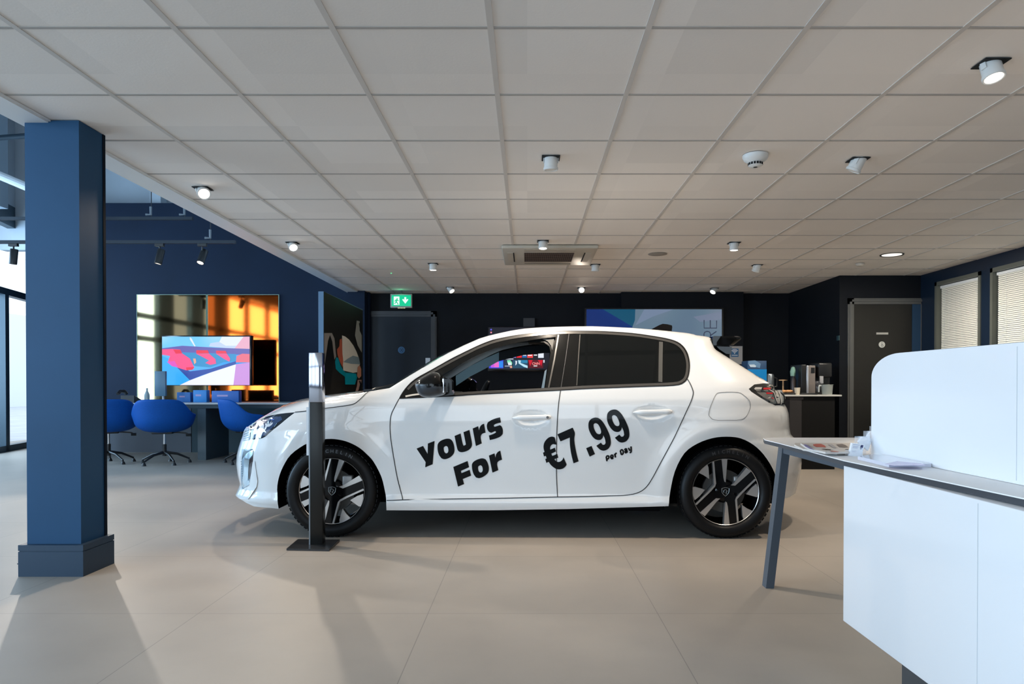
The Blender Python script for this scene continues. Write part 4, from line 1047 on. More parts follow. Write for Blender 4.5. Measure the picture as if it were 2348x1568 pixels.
# ---- surfaces that span the car: bonnet, windscreen, roof, hatch
def cross(seg, bul, nu=24, flat=2.4):
    """seg: edge points (x,z); bul(i)->(dx,dz) of the middle"""
    V = []; Fc = []
    U = np.sin(np.linspace(-1, 1, nu + 1) * PI / 2)
    for i, (x, z) in enumerate(seg):
        we = float(W(np.array(x), np.array(z - 1e-4))); bx, bz = bul(i, x, z)
        for u in U:
            k = 1 - abs(u) ** flat
            V.append((x + bx * k, we * u, z + bz * k))
    for i in range(len(seg) - 1):
        for j in range(nu): a = i * (nu + 1) + j; Fc.append((a, a + nu + 1, a + nu + 2, a + 1))
    N = [Vector((0, 0, 0)) for _ in V]
    for f in Fc:
        a, b, c, d = (Vector(V[i]) for i in f); n_ = (c - a).cross(d - b)
        if n_.z < 0: n_ = -n_
        if n_.length > 0:
            for i in f: N[i] += n_
    N = [tuple(n_.normalized()) if n_.length > 0 else (0, 0, 1) for n_ in N]
    return V, orient(V, Fc, N), N
def resamp(P, step=.03):
    out = []
    for i in range(len(P) - 1):
        a, b = np.array(P[i]), np.array(P[i + 1]); n_ = max(1, int(np.hypot(*(b - a)) / step))
        out += [tuple(a + (b - a) * k / n_) for k in range(n_)]
    return out + [tuple(P[-1])]
nh = len(TOPC) - 1
hoodseg = resamp(EDGE[:nh]); 
top = cross(hoodseg, lambda i, x, z: (0, .012 + .014 * min(1, i / 6)), flat=3)
skin('bonnet', [9], M_paint, (-1, 1), extra_geo=top)
wsx = EDGE[nh - 1:nh + 9]
wseg = resamp(wsx)
def wb_(i, x, z):
    t = i / (len(wseg) - 1); k = math.sin(PI * min(1, t * .95 + .05)) ** .7
    return (-.07 * k, .02 * k + .015)
ws = cross(wseg, wb_)
mesh('windscreen', ws[0], ws[1], M_wind, car, world=False, smooth=True, normals=ws[2])
rf = cross(resamp(EDGE[nh + 8:nh + 27]), lambda i, x, z: (0, .022))
mesh('roof', rf[0], rf[1], M_paint, car, world=False, smooth=True, normals=rf[2])
# rear glass + hatch
hseg = EDGE[nh + 26:nh + 33]
rg = cross(resamp(hseg), lambda i, x, z: (.02, .002 if x < 1.5 else .015))
mesh('rear_window', rg[0], rg[1], M_tint, car, world=False, smooth=True, normals=rg[2])
tg = cross(resamp(EDGE[nh + 32:]), lambda i, x, z: (.03, .02))
bodyextra = tg
body = skin('body', [-1], M_paint, (-1, 1), extra_geo=bodyextra)
# underbody and sill returns, wheel housings
ub = MB()
ub.box(WF + .42, WR - .42, -.80, .80, .17, .24); ub.box(WF - .62, WR + .42, -.52, .52, .19, .5); ub.box(-1.0, WR + .5, -.5, .5, .17, .30)
for s in (-1, 1): ub.box(WF + .4, WR - .4, s * .845 if s < 0 else .60, -.60 if s < 0 else .845, .188, .23)
ub.build('underbody', M_under, car, world=False)
for xc, P, s in ((WF, aF, -1), (WR, aR, -1), (WF, aF, 1), (WR, aR, 1)):
    V = []; Fc = []; n_ = len(P); q = [(xc + (x - xc) * 1.0, z) for x, z in P]
    wv = W(np.array([p[0] for p in q]), np.array([p[1] for p in q]))
    for i, (x, z) in enumerate(q):
        V += [(x, s * wv[i], z), (x + (x - xc) * .012, s * (wv[i] - .018), z + (z - .3) * .012), (x + (x - xc) * .012, s * .52, z + (z - .3) * .012)]
    for i in range(n_ - 1):
        for j in range(2): Fc.append((i * 3 + j, (i + 1) * 3 + j, (i + 1) * 3 + j + 1, i * 3 + j + 1))
    Fc.append([i * 3 + 2 for i in range(n_)])
    mesh('wheel_housing', V, Fc, M_under, car, world=False)
# ---- doors, glass, frames
for s, tagx in ((-1, 'near'), (1, 'far')):
    fd = skin('front_door', [7], M_paint, (s,)); rd = skin('rear_door', [8], M_paint, (s,))
    skin('window_frame', [3], M_satin, (s,))
    skin('rear_door_glass', [1], M_tint, (s,)); skin('quarter_glass', [2], M_tint, (s,))
    skin('fuel_flap', [6], M_paint, (s,)) if s < 0 else skin('rear_panel', [6], M_paint, (s,))
    if s < 0: FD, RD = fd, rd
lamp_base = mat('lamp_black', (.010, .012, .016), .08, coat=1)
HLo = skin('headlight', [4], lamp_base, (-1,)); skin('headlight', [4], lamp_base, (1,))
TLo = skin('tail_light', [5], mat('taillamp_smoke', (.018, .017, .015), .08, coat=1), (-1,)); skin('tail_light', [5], MATS['taillamp_smoke'], (1,))
# ---- overlays that follow the skin
def lift(x, z, off, s=-1):
    x = np.asarray(x, float); z = np.asarray(z, float); w_ = W(x, z); n_ = wnorm(np.atleast_1d(x), np.atleast_1d(z))
    return [(float(a + b[0] * off), float(s * (c - b[1] * off)), float(d + b[2] * off)) for a, b, c, d in zip(np.atleast_1d(x), n_, np.atleast_1d(w_), np.atleast_1d(z))]
def decal(name, outer, m, holes=(), off=.0015, parent=None, px=True, s=-1, grid=.03, thick=0):
    """filled outline lying on the skin"""
    O = loc(outer) if px else list(outer); Hs = [loc(h) if px else list(h) for h in holes]
    P = []; E = []
    for R in [O] + Hs:
        n_ = len(P); P += [Vector(p) for p in R]; E += [(n_ + i, n_ + (i + 1) % len(R)) for i in range(len(R))]
    xs_ = [p[0] for p in O]; zs_ = [p[1] for p in O]
    g_ = np.array([(x, z) for x in np.arange(min(xs_), max(xs_), grid) for z in np.arange(min(zs_), max(zs_), grid)])
    if len(g_):
        g_ = g_[inpoly(g_[:, 0], g_[:, 1], O)]; P += [Vector(p) for p in g_]
    v, _, f, _, _, _ = delaunay_2d_cdt(P, E, [], 0, 1e-6)
    v = np.array([(a.x, a.y) for a in v]); f = np.array([t for t in f if len(t) == 3]); c = v[f].mean(1)
    k = inpoly(c[:, 0], c[:, 1], O)
    for h in Hs: k &= ~inpoly(c[:, 0], c[:, 1], h)
    f = f[k]; V = lift(v[:, 0], v[:, 1], off, s); N = [tuple(a) for a in wnorm(v[:, 0], v[:, 1])]
    if s > 0: N = [(a, -b, c) for a, b, c in N]
    Fc = orient(V, [tuple(int(i) for i in t) for t in f], N)
    o = mesh(name, V, Fc, m, parent or car, world=False, smooth=True, normals=N)
    return o
def ribbon(name, P, wd, m, off=.0022, px=True, closed=False, parent=None, s=-1):
    P = loc(P) if px else list(P)
    P = resamp(P + ([P[0]] if closed else []), .02)
    n_ = len(P); A = []; B = []
    for i in range(n_):
        a = Vector(P[max(i - 1, 0)]); b = Vector(P[min(i + 1, n_ - 1)])
        if closed and i in (0, n_ - 1): a = Vector(P[n_ - 2]); b = Vector(P[1])
        d = (b - a); d = d.normalized() if d.length else Vector((1, 0)); q = Vector((-d.y, d.x)) * wd / 2
        A.append((P[i][0] + q.x, P[i][1] + q.y)); B.append((P[i][0] - q.x, P[i][1] - q.y))
    V = lift([p[0] for p in A], [p[1] for p in A], off, s) + lift([p[0] for p in B], [p[1] for p in B], off, s)
    return mesh(name, V, [(i, i + 1, n_ + i + 1, n_ + i) for i in range(n_ - 1)], m, parent or car, world=False, smooth=True)
gw = .0055
ribbon('door_gap', fd_front, gw, M_gap, px=False, parent=FD)
ribbon('door_gap', bb, gw, M_gap, px=False, parent=FD); ribbon('pillar_gap', bb2, .003, mat('gap_light', (.08, .08, .08), .4), px=False, parent=FD, off=.002)
ribbon('sill_gap', loc([(886.6, 1147.5)]) + sill, gw, M_gap, px=False, parent=FD)
ribbon('door_gap', sill2, gw, M_gap, px=False, parent=RD)
ribbon('bonnet_gap', [p for p in hs if p[0] > loc([(676, 945)])[0][0]], gw, M_gap, px=False)
ribbon('flap_gap', POLY['flap'], .0035, mat('gap_soft', (.22, .22, .22), .5), px=False, closed=True)
ribbon('window_seal', [p for p in POLY['dlo']], .006, M_blk, px=False, closed=True, off=.002)
# satin strips of the window surround and the rear door glass bar
M_strip = mat('strip_satin', (.075, .068, .060), .25, spec=.8)
st = [(935, 893), (953, 876), (989.3, 854), (1040, 826), (1078.5, 806.5), (1100, 796.3), (1138.3, 782.5), (1189.3, 772.3), (1253, 765.4), (1304, 763), (1360, 763.4), (1391, 764.5), (1448.4, 768.5), (1499.5, 775.7), (1535, 782.8), (1555, 791.5), (1568.5, 807), (1575, 826.5), (1576, 845), (1572.5, 863), (1564, 873.6), (1543, 879.7), (1467.6, 882.6), (1340, 887.4), (1285, 890.8), (1100, 899.7), (1042, 903.5)]
ribbon('frame_strip', smoothpoly(loc(st), False, 50, 3), .016, M_strip, px=False, off=.003)
ribbon('glass_bar', [(1515.5, 784), (1514.5, 830), (1514, 876)], .026, mat('bar_satin', (.10, .095, .085), .2, spec=.8), off=.003)
ribbon('glass_bar', [(1330, 767.5), (1326, 825), (1322.5, 884)], .006, M_strip, off=.003)
ribbon('frame_strip', [(1280.5, 768), (1271, 825), (1258, 889)], .010, M_strip, off=.003)
ribbon('chrome_wedge', [(930, 909), (945, 906), (968, 903)], .011, mat('wedge', (.75, .66, .55), .3), off=.004)
# handles
for i, ((hx_, hz_), a_, b_) in enumerate(HDL):
    P = []
    n_ = 22; V = []; Fc = []
    x0_, x1_ = hx_ - .128, hx_ + .128
    for k in range(n_ + 1):
        t_ = k / n_; x = x0_ + (x1_ - x0_) * t_
        h = .017 * min(1, (t_ / .22 + .12)) * (1 if t_ < .93 else 1 - (t_ - .93) / .07 * .5); d = .030 * math.sin(min(1, t_ / .3) * PI / 2) * (1 if t_ < .9 else 1 - (t_ - .9) / .1 * .5)
        zc_ = hz_ + .008 + .006 * t_ - .01 * (1 - t_) * 0
        for q in range(12):
            an = 2 * PI * q / 12; V.append((x, -(.8625 + .000) + .008 - d * .75 + math.cos(an) * .011, zc_ + math.copysign(abs(math.sin(an)) ** .6, math.sin(an)) * h))
    for k in range(n_):
        for q in range(12): Fc.append((k * 12 + q, k * 12 + (q + 1) % 12, (k + 1) * 12 + (q + 1) % 12, (k + 1) * 12 + q))
    Fc += [tuple(range(12)), tuple(n_ * 12 + q for q in range(12))]
    hb = MB().add(V, Fc)
    ho = hb.build('door_handle', M_paint, FD if i == 0 else RD, world=False, smooth=50)
    if i == 0:
        MB().lathe([(0, 0), (.0085, 0), (.0085, .006), (0, .006)], (x1_ - .022, -.8895, hz_ + .013), 'y', 16).build('lock', mat('lock_grey', (.12, .12, .12), .4), FD, world=False)
# ---- lettering on the doors
M_vinyl = mat('vinyl_black', (.003, .004, .005), .15, spec=.25)
z1_ = lambda P: [(940 + x / 8.254, 940 + y / 8.254) for x, y in P]
z2_ = lambda P: [(1230 + x / 9.225, 920 + y / 9.225) for x, y in P]
o_out = [(522, 700), (530, 640), (570, 590), (640, 555), (720, 540), (780, 560), (820, 620), (842, 720), (838, 800), (800, 860), (740, 905), (660, 930), (600, 915), (555, 855), (530, 780)]
o_in = [(640, 740), (645, 700), (685, 678), (715, 700), (728, 760), (715, 805), (685, 820), (655, 795)]
o2 = [(1172, 1060), (1180, 1010), (1220, 965), (1290, 930), (1370, 912), (1430, 930), (1470, 995), (1493, 1090), (1485, 1165), (1450, 1215), (1380, 1265), (1310, 1288), (1250, 1275), (1205, 1210), (1180, 1130)]
o2i = [(1290, 1110), (1295, 1065), (1335, 1042), (1365, 1065), (1378, 1125), (1365, 1170), (1335, 1183), (1305, 1160)]
LT = [(z1_, [(125, 728), (248, 678), (335, 830), (340, 632), (467, 583), (430, 1025), (290, 1082), (298, 985)], []),
 (z1_, o_out, [o_in]),
 (z1_, [(845, 488), (958, 443), (1000, 640), (1020, 675), (1050, 660), (1055, 630), (1013, 418), (1125, 374), (1170, 600), (1170, 680), (1130, 740), (1060, 780), (980, 797), (930, 785), (895, 730)], []),
 (z1_, [(1187, 348), (1290, 305), (1308, 385), (1325, 320), (1355, 280), (1402, 257), (1432, 428), (1375, 445), (1345, 480), (1340, 530), (1360, 630), (1248, 680)], []),
 (z1_, [(1705, 138), (1722, 235), (1640, 255), (1590, 280), (1586, 300), (1600, 316), (1640, 305), (1700, 285), (1735, 310), (1758, 380), (1755, 450), (1710, 500), (1620, 540), (1512, 567), (1494, 480), (1570, 455), (1625, 425), (1628, 408), (1610, 398), (1540, 430), (1495, 410), (1465, 360), (1455, 290), (1475, 230), (1540, 190), (1620, 158)], []),
 (z1_, [(820, 1075), (1090, 962), (1120, 1080), (965, 1150), (975, 1193), (1130, 1130), (1157, 1240), (1000, 1305), (1025, 1400), (910, 1447)], []),
 (z1_, o2, [o2i]),
 (z1_, [(1494, 860), (1600, 818), (1618, 900), (1630, 840), (1665, 790), (1710, 768), (1743, 940), (1685, 960), (1655, 990), (1652, 1040), (1672, 1137), (1562, 1183)], []),
 (z2_, [(385, 760), (330, 745), (260, 765), (200, 820), (160, 890), (150, 980), (170, 1070), (138, 1085), (160, 1165), (198, 1152), (215, 1205), (186, 1220), (208, 1300), (258, 1280), (310, 1350), (400, 1420), (480, 1438), (560, 1420), (620, 1370), (638, 1330), (572, 1180), (545, 1240), (490, 1278), (440, 1278), (400, 1250), (378, 1222), (462, 1190), (440, 1110), (335, 1155), (315, 1105), (412, 1060), (390, 978), (292, 1020), (288, 980), (310, 930), (350, 903), (428, 918)], []),
 (z2_, [(442, 697), (765, 555), (813, 670), (800, 800), (820, 960), (850, 1110), (892, 1268), (785, 1310), (735, 1110), (708, 920), (705, 765), (508, 847)], []),
 (z2_, [(1050, 990), (1165, 942), (1238, 1115), (1125, 1168)], [])]
n9 = [(1265, 940), (1362, 873), (1400, 918), (1440, 915), (1462, 880), (1450, 800), (1415, 715), (1400, 770), (1360, 810), (1300, 818), (1230, 790), (1160, 710), (1110, 600), (1098, 500), (1115, 420), (1170, 365), (1250, 343), (1320, 360), (1400, 430), (1480, 560), (1550, 720), (1573, 850), (1560, 940), (1510, 1010), (1430, 1042), (1360, 1030), (1310, 990)]
n9i = [(1208, 520), (1215, 480), (1250, 462), (1300, 485), (1345, 560), (1367, 640), (1355, 685), (1320, 693), (1270, 670), (1225, 590)]
LT += [(z2_, n9, [n9i]), (z2_, [(x + 392, y - 171) for x, y in n9], [[(x + 389, y - 170) for x, y in n9i]])]
for fn, P, Hh in LT:
    decal('door_lettering', smoothpoly(fn(P), True, 38, 4), M_vinyl, [smoothpoly(fn(h), True, 60, 4) for h in Hh], off=.0025, parent=FD)
for P in ([(1475, 1166), (1483, 1215), (1492, 1266)], [(1475, 1166), (1505, 1152), (1527, 1158), (1532, 1185), (1520, 1210), (1490, 1224)],
          [(1580, 1190), (1622, 1172), (1614, 1143), (1592, 1136), (1573, 1155), (1574, 1190), (1592, 1213), (1628, 1200)],
          [(1653, 1106), (1662, 1145), (1673, 1188)], [(1662, 1140), (1672, 1108), (1696, 1092)],
          [(1773, 1038), (1784, 1085), (1796, 1130)], [(1773, 1038), (1808, 1022), (1830, 1042), (1836, 1085), (1822, 1115), (1796, 1130)],
          [(1864, 1034), (1876, 1006), (1902, 1004), (1912, 1045), (1921, 1082)], [(1910, 1046), (1886, 1042), (1873, 1064), (1886, 1090), (1916, 1070)],
          [(1945, 983), (1960, 1015), (1976, 1046)], [(1999, 952), (2003, 1010), (2001, 1060), (1990, 1078), (1970, 1086)]):
    ribbon('door_lettering', smoothpoly(loc(z2_(P)), False, 60, 3), .0105, M_vinyl, px=False, parent=RD, off=.0025)
# ---- headlight innards
zh = lambda P: [(530 + x / 10.455, 880 + y / 10.455) for x, y in P]
M_drl = mat('lamp_chrome', (.95, .96, .98), .2, metal=.4)
M_lb = mat('lamp_blue', (.03, .06, .14), .15, coat=1); M_cy = mat('lamp_pale', (.42, .62, .70), .2)
decal('lamp_inner', zh([(520, 950), (700, 870), (960, 790), (1200, 780), (1230, 860), (1100, 940), (960, 1080), (830, 1220), (700, 1305), (510, 1310), (530, 1150)]), M_lb, off=.001, parent=HLo, grid=.015)
decal('side_trim', zh([(490, 960), (575, 925), (535, 1150), (505, 1330), (465, 1330), (480, 1150)]), M_cy, off=.002, parent=HLo)
decal('daytime_lamp', zh([(620, 895), (690, 870), (740, 895), (770, 945), (800, 1000), (790, 1080), (845, 1150), (850, 1175), (790, 1150), (760, 1170), (720, 1300), (690, 1310), (640, 1190), (550, 1215), (545, 1160), (590, 1020)]), M_drl, [zh([(660, 975), (690, 1040), (625, 1140), (625, 1060)])], off=.003, parent=HLo, grid=.015)
decal('reflector', zh([(800, 1080), (830, 1010), (815, 970), (845, 950), (880, 975), (940, 960), (990, 930), (1010, 935), (985, 985), (920, 1030), (870, 1035), (820, 1110)]), M_drl, off=.003, parent=HLo)
cc = loc(zh([(925, 895)]))[0]
pc = Vector(lift(cc[0], cc[1], .0)[0]); pn_ = Vector(wnorm(np.array([cc[0]]), np.array([cc[1]]))[0])
rotm = pn_.to_track_quat('Z', 'Y').to_matrix().to_4x4()
MB().lathe([(.020, .001), (.026, .004), (.028, .001)], n=24).xf(Matrix.Translation(pc) @ rotm).build('lens_ring', mat('chrome', (.75, .76, .78), .12, metal=1), HLo, world=False, smooth=60)
MB().lathe([(0, .006), (.012, .005), (.020, .001)], n=24).xf(Matrix.Translation(pc) @ rotm).build('projector_lens', mat('lens_blue', (.02, .05, .12), .03, coat=1), HLo, world=False, smooth=60)
for a_, b_ in (((760, 880), (850, 890)), ((960, 860), (1035, 865))):
    ribbon('light_guide', zh([a_, b_]), .006, mat('guide_blue', (.05, .16, .65), .2), off=.004, parent=HLo)
for k in range(4): p_ = zh([(1037 + k * 17, 1028 - k * 22), (1050 + k * 17, 1022 - k * 22)]); ribbon('marker', p_, .004, M_cy, off=.003, parent=HLo)
# ---- grille edge, claw lamp and intake
zg = lambda P: [(530 + x / 9.8, 1020 + y / 9.8) for x, y in P]
M_grill = mat('grille_blue', (.13, .20, .26), .3)
decal('grille', [(559, 988), (572.5, 980), (572, 1009.5), (556.5, 1012)], mat('grille_grey', (.16, .20, .24), .3), off=.001, grid=.012)
for k in range(5): ribbon('grille_slat', [(553.5 + (5 - k) * .8, 990 + k * 5.2), (571, 985 + k * 5.2)], .004, mat('slat_pale', (.75, .78, .80), .25, coat=1), off=.004)
cl_ = zg([(235, 105), (300, 80), (490, 90), (495, 230), (490, 380), (460, 620), (425, 870), (400, 905), (240, 1000), (225, 900), (210, 700), (235, 330)])
decal('air_intake', cl_, mat('intake_pale', (.22, .30, .37), .3), off=.001, grid=.015)
decal('intake_dark_part', zg([(285, 95), (485, 95), (420, 160), (345, 200), (245, 330), (265, 200)]), mat('intake_dark', (.008, .02, .03), .3), off=.002)  # dark triangle at the top of the intake
decal('intake_dark_part', zg([(495, 235), (490, 400), (460, 620), (430, 780), (395, 745), (400, 500), (420, 320)]), mat('intake_brown', (.05, .035, .035), .15, coat=1), off=.002)  # glossy brown strip along the intake
decal('claw_lamp', zg([(500, 120), (497, 215), (430, 300), (410, 420), (395, 640), (385, 800), (420, 790), (425, 870), (400, 905), (245, 998), (255, 850), (290, 620), (305, 330), (345, 205), (420, 140)]), mat('claw_chrome', (.62, .72, .78), .15, metal=.8), off=.004, grid=.012)
for k in range(8): ribbon('intake_slot', zg([(222 + (7 - k) * 5, 750 - k * 53), (240 + (7 - k) * 5, 748 - k * 53)]), .0045, M_blk, off=.003)
# bumper facets around the claw
decal('bumper_facet', zg([(540, 340), (605, 800), (590, 930), (400, 1220), (225, 1215), (375, 960), (420, 905), (470, 620), (500, 380)]), M_paint, off=.006, grid=.02)
decal('front_lip', zg([(110, 1130), (210, 1010), (370, 960), (225, 1215)]), M_paint, off=.006, grid=.02)
# ---- tail light innards
zt3 = lambda P: [(1700 + x / 9.8, 860 + y / 9.8) for x, y in P]
M_red = mat('lamp_red', (.55, .005, .01), .15, coat=1); M_lw = mat('lamp_clear', (.52, .50, .47), .2, coat=1); M_lg = mat('lamp_grey', (.16, .15, .14), .25, coat=1)
decal('lens_panel', zt3([(340, 385), (500, 385), (700, 380), (740, 560), (720, 620), (600, 560), (480, 490)]), M_lg, off=.001, parent=TLo)
decal('lens_panel', zt3([(640, 215), (700, 215), (750, 300), (740, 330), (660, 300), (560, 255)]), mat('lamp_brown', (.20, .18, .16), .25, coat=1), off=.001, parent=TLo)
decal('clear_bar', zt3([(280, 305), (315, 272), (460, 272), (445, 325), (300, 325)]), M_lw, off=.002, parent=TLo)
decal('grey_bar', zt3([(300, 330), (600, 330), (600, 370), (345, 368)]), M_lg, off=.002, parent=TLo)
decal('red_bar', zt3([(490, 285), (660, 285), (640, 325), (480, 325)]), M_red, off=.003, parent=TLo)
decal('red_bar', zt3([(550, 390), (690, 395), (700, 425), (560, 425)]), M_red, off=.003, parent=TLo)
decal('red_bar', zt3([(655, 500), (710, 500), (725, 540), (690, 530)]), M_red, off=.003, parent=TLo)
decal('chrome_hook', zt3([(565, 520), (640, 490), (655, 500), (620, 525)]), M_lw, off=.003, parent=TLo)
decal('chrome_hook', zt3([(600, 325), (640, 330), (720, 365), (745, 400), (765, 470), (790, 560), (810, 600), (790, 610), (750, 500), (720, 400), (640, 350)]), M_lw, off=.003, parent=TLo)
decal('clear_rib', zt3([(740, 330), (800, 335), (840, 450), (865, 560), (860, 640), (800, 640), (790, 560), (770, 430)]), mat('lamp_rib', (.42, .40, .37), .15, coat=1), off=.002, parent=TLo)
decal('clear_rib', zt3([(800, 333), (850, 338), (895, 450), (915, 560), (905, 650), (875, 665), (880, 560), (850, 440)]), M_lw, off=.003, parent=TLo)
decal('parking_sensor', [(1825 + 6 * math.cos(k * PI / 8), 1083 + 7 * math.sin(k * PI / 8)) for k in range(16)], mat('sensor_white', (.70, .70, .69), .4), off=.002)
# ---- door mirrors
zm = lambda P: [(900 + x / 7.841, 730 + y / 7.841) for x, y in P]
mo = zm([(420, 1185), (450, 1140), (520, 1080), (620, 1020), (700, 978), (760, 968), (830, 980), (880, 1020), (910, 1060), (945, 1150), (955, 1240), (945, 1340), (900, 1375), (850, 1392), (700, 1422), (600, 1418), (530, 1395), (480, 1350), (445, 1280)])
YM = -1.03
MOL = smoothpoly([lplane(px, py, YM) for px, py in mo], True, 70, 2)
mcx = sum(p[0] for p in MOL) / len(MOL); mcz = sum(p[1] for p in MOL) / len(MOL)
split = lplane(950, 730 + 1200 / 7.841, YM)[1]
def make_mirror(s):
    rings = [(-.905, .80), (-.94, .92), (-.98, .985), (-1.03, 1.0), (-1.075, .965), (-1.11, .87), (-1.135, .70), (-1.15, .45), (-1.156, .2)]
    n_ = len(MOL); V = []; Fc = []; mi = []
    for (y, k) in rings:
        for (x, z) in MOL: V.append((mcx + (x - mcx) * k, -s * y * -1 if s > 0 else y, mcz + (z - mcz) * k))
    for i in range(len(rings) - 1):
        for j in range(n_):
            Fc.append((i * n_ + j, i * n_ + (j + 1) % n_, (i + 1) * n_ + (j + 1) % n_, (i + 1) * n_ + j))
            mi.append(0)
    Fc.append(tuple((len(rings) - 1) * n_ + j for j in range(n_))[::-1]); mi.append(0)
    Fc.append(tuple(range(n_))); mi.append(0)
    V = [(x, abs(y) * s, z) for x, y, z in V]
    b = MB().add(V, Fc); b.m = mi
    o = b.build('mirror_housing', M_gloss, car, world=False, smooth=60)
    # lower shell
    lo = [(x, z) for x, z in MOL if z < split + .004]
    b = MB(); V = []; n2 = len(MOL)
    for (y, k) in rings: 
        for (x, z) in MOL: V.append((mcx + (x - mcx) * (k * 1.012), abs(y) * s, min(split - (x - mcx) * .10, mcz + (z - mcz) * (k * 1.012))))
    b.add(V, Fc); b.build('lower_shell', mat('mirror_grey', (.035, .042, .052), .28, spec=.6), o, world=False, smooth=60)
    # glass faces rearwards
    gx0 = max(p[0] for p in MOL)
    MB().box(gx0 - .012, gx0 - .004, *(sorted((s * .93, s * 1.09))), mcz - .045, mcz + .04).build('mirror_glass', mat('mirror_silver', (.85, .87, .9), .02, metal=1), o, world=False)
    # foot
    ft = [lplane(px, py, -.88) for px, py in zm([(950, 1075), (1030, 1070), (1085, 1130), (1085, 1290), (1120, 1372), (880, 1400), (940, 1300)])]
    MB().prism(ft, lambda u, v, w_: Vector((u, w_ * s, v)), .835, .93).build('mirror_foot', M_satin, o, world=False)
    return o
mm = make_mirror(-1); make_mirror(1)
# sail panel inside the opening
decal('sail_panel', zm([(830, 985), (905, 1020), (960, 1075), (1035, 1080), (1085, 1290), (1095, 1350), (800, 1375), (760, 1100)]), M_satin, off=.001)
# ---- spoiler, fin
zs_ = lambda P: [(1560 + x / 9.8, 740 + y / 9.8) for x, y in P]
sp = [lplane(px, py, -.50) for px, py in zs_([(770, 318), (1000, 322), (1180, 322), (1240, 320), (1290, 335), (1312, 360), (1308, 385), (1140, 515), (800, 525), (700, 520), (640, 420), (660, 330)])]
sb = MB(); nsp = len(sp); V = []; Fc = []
Us = [-.60, -.585, -.55, -.4, -.2, 0, .2, .4, .55, .585, .60]
for u in Us:
    k = .3 if abs(u) > .59 else .8 if abs(u) > .58 else 1
    x0_ = sp[-2][0]
    for (x, z) in sp: V.append((x0_ + (x - x0_) * k + .02 * (1 - (u / .6) ** 2), u, z + .012 * (1 - (u / .6) ** 2)))
for i in range(len(Us) - 1):
    for j in range(nsp): Fc.append((i * nsp + j, i * nsp + (j + 1) % nsp, (i + 1) * nsp + (j + 1) % nsp, (i + 1) * nsp + j))
Fc += [tuple(range(nsp)), tuple((len(Us) - 1) * nsp + j for j in range(nsp))]
sb.add(V, Fc).build('spoiler', M_gloss, car, world=False, smooth=35)
bl_ = [lplane(px, py, -.52) for px, py in zs_([(790, 535), (1130, 545), (1120, 712), (1000, 700), (850, 600)])]
MB().prism(bl_, lambda u, v, w_: Vector((u, w_, v)), -.55, .55).build('spoiler_fin', M_gloss, car, world=False)
zf_ = lambda P: [(1340 + x / 7.838, 730 + y / 7.838) for x, y in P]
af = [lplane(px, py, 0) for px, py in zf_([(1190, 215), (1215, 188), (1340, 122), (1400, 100), (1480, 107), (1565, 128), (1572, 160), (1560, 240)])]
MB().prism(af, lambda u, v, w_: Vector((u, w_, v)), -.018, .018).build('antenna', mat('fin_black', (.006, .005, .005), .6, spec=.12), car, world=False)
# cowl and wiper
cw = [(855, 895), (862, 891.5), (880, 890), (893, 889)]
P = [lplane(px, py, -.45) for px, py in cw]
MB().tube([(x, -.45, z) for x, z in P], .012, 6).tube([(P[1][0], -.45, P[1][1]), (P[3][0] + .1, -.2, P[3][1] + .05), (P[3][0] + .25, .3, P[3][1] + .12)], .009, 6).build('wiper', M_blk, car, world=False)
x_, z_ = lplane(870, 893.5, -.5)
MB().box(x_ - .07, x_ + .16, -.66, .66, z_ - .05, z_ + .004).build('cowl', M_blk, car, world=False)
# ---- cabin
M_trim = mat('cabin_daylit_teal', (.55, .78, .84), .7); M_cab = mat('cabin_black', (.014, .015, .017), .6)  # pillar trim is light grey fabric; blue daylight on it is put into the colour
tub = MB(); bz = .905
tub.box(-.90, .90, -.80, .80, .24, .27); tub.box(-.90, .90, -.815, -.795, .25, bz); tub.box(-.90, .90, .795, .815, .25, bz + .02); tub.box(.90, 1.5, -.50, .50, .36, .39); tub.box(1.5, 1.54, -.5, .5, .36, .93); tub.box(-.92, -.88, -.75, .75, .25, .90)
tub.build('cabin_trim', M_cab, car, world=False)
db = [(-1.0, .90), (-.80, .955), (-.60, .945), (-.52, .90), (-.50, .70), (-1.0, .60)]
MB().prism(db, lambda u, v, w_: Vector((u, w_, v)), -.76, .76).build('dashboard', M_cab, car, world=False)
# upholstered pillar and rail trim, both sides (seen through the open window)
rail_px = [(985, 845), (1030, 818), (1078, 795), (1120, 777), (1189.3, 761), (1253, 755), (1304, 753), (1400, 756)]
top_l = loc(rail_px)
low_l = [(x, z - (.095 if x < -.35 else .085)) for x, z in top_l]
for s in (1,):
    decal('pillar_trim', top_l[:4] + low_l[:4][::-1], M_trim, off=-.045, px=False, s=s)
    decal('roof_trim', top_l[3:] + low_l[3:][::-1], mat('headliner', (.05, .055, .06), .8), off=-.045, px=False, s=s)
# sun-visor label strip and B pillar belt, headliner
MB().box(.0, 1.0, -.50, .50, 1.345, 1.355).build('headliner', MATS['headliner'], car, world=False)
# inner corner trim of the near window (rounded)
co = [(1176, 783), (1228, 776.5), (1279, 770), (1256, 891), (1249, 891), (1257, 835), (1262.5, 806), (1260, 791), (1247, 781), (1228, 780)]
decal('inner_frame', co, M_satin, off=-.02)
gt = loc([(1244, 775), (1271, 774.5), (1266, 801), (1263.5, 790), (1256, 780.5)])
decal('corner_trim', gt, mat('corner_grey', (.16, .15, .13), .5), off=-.012, px=False)
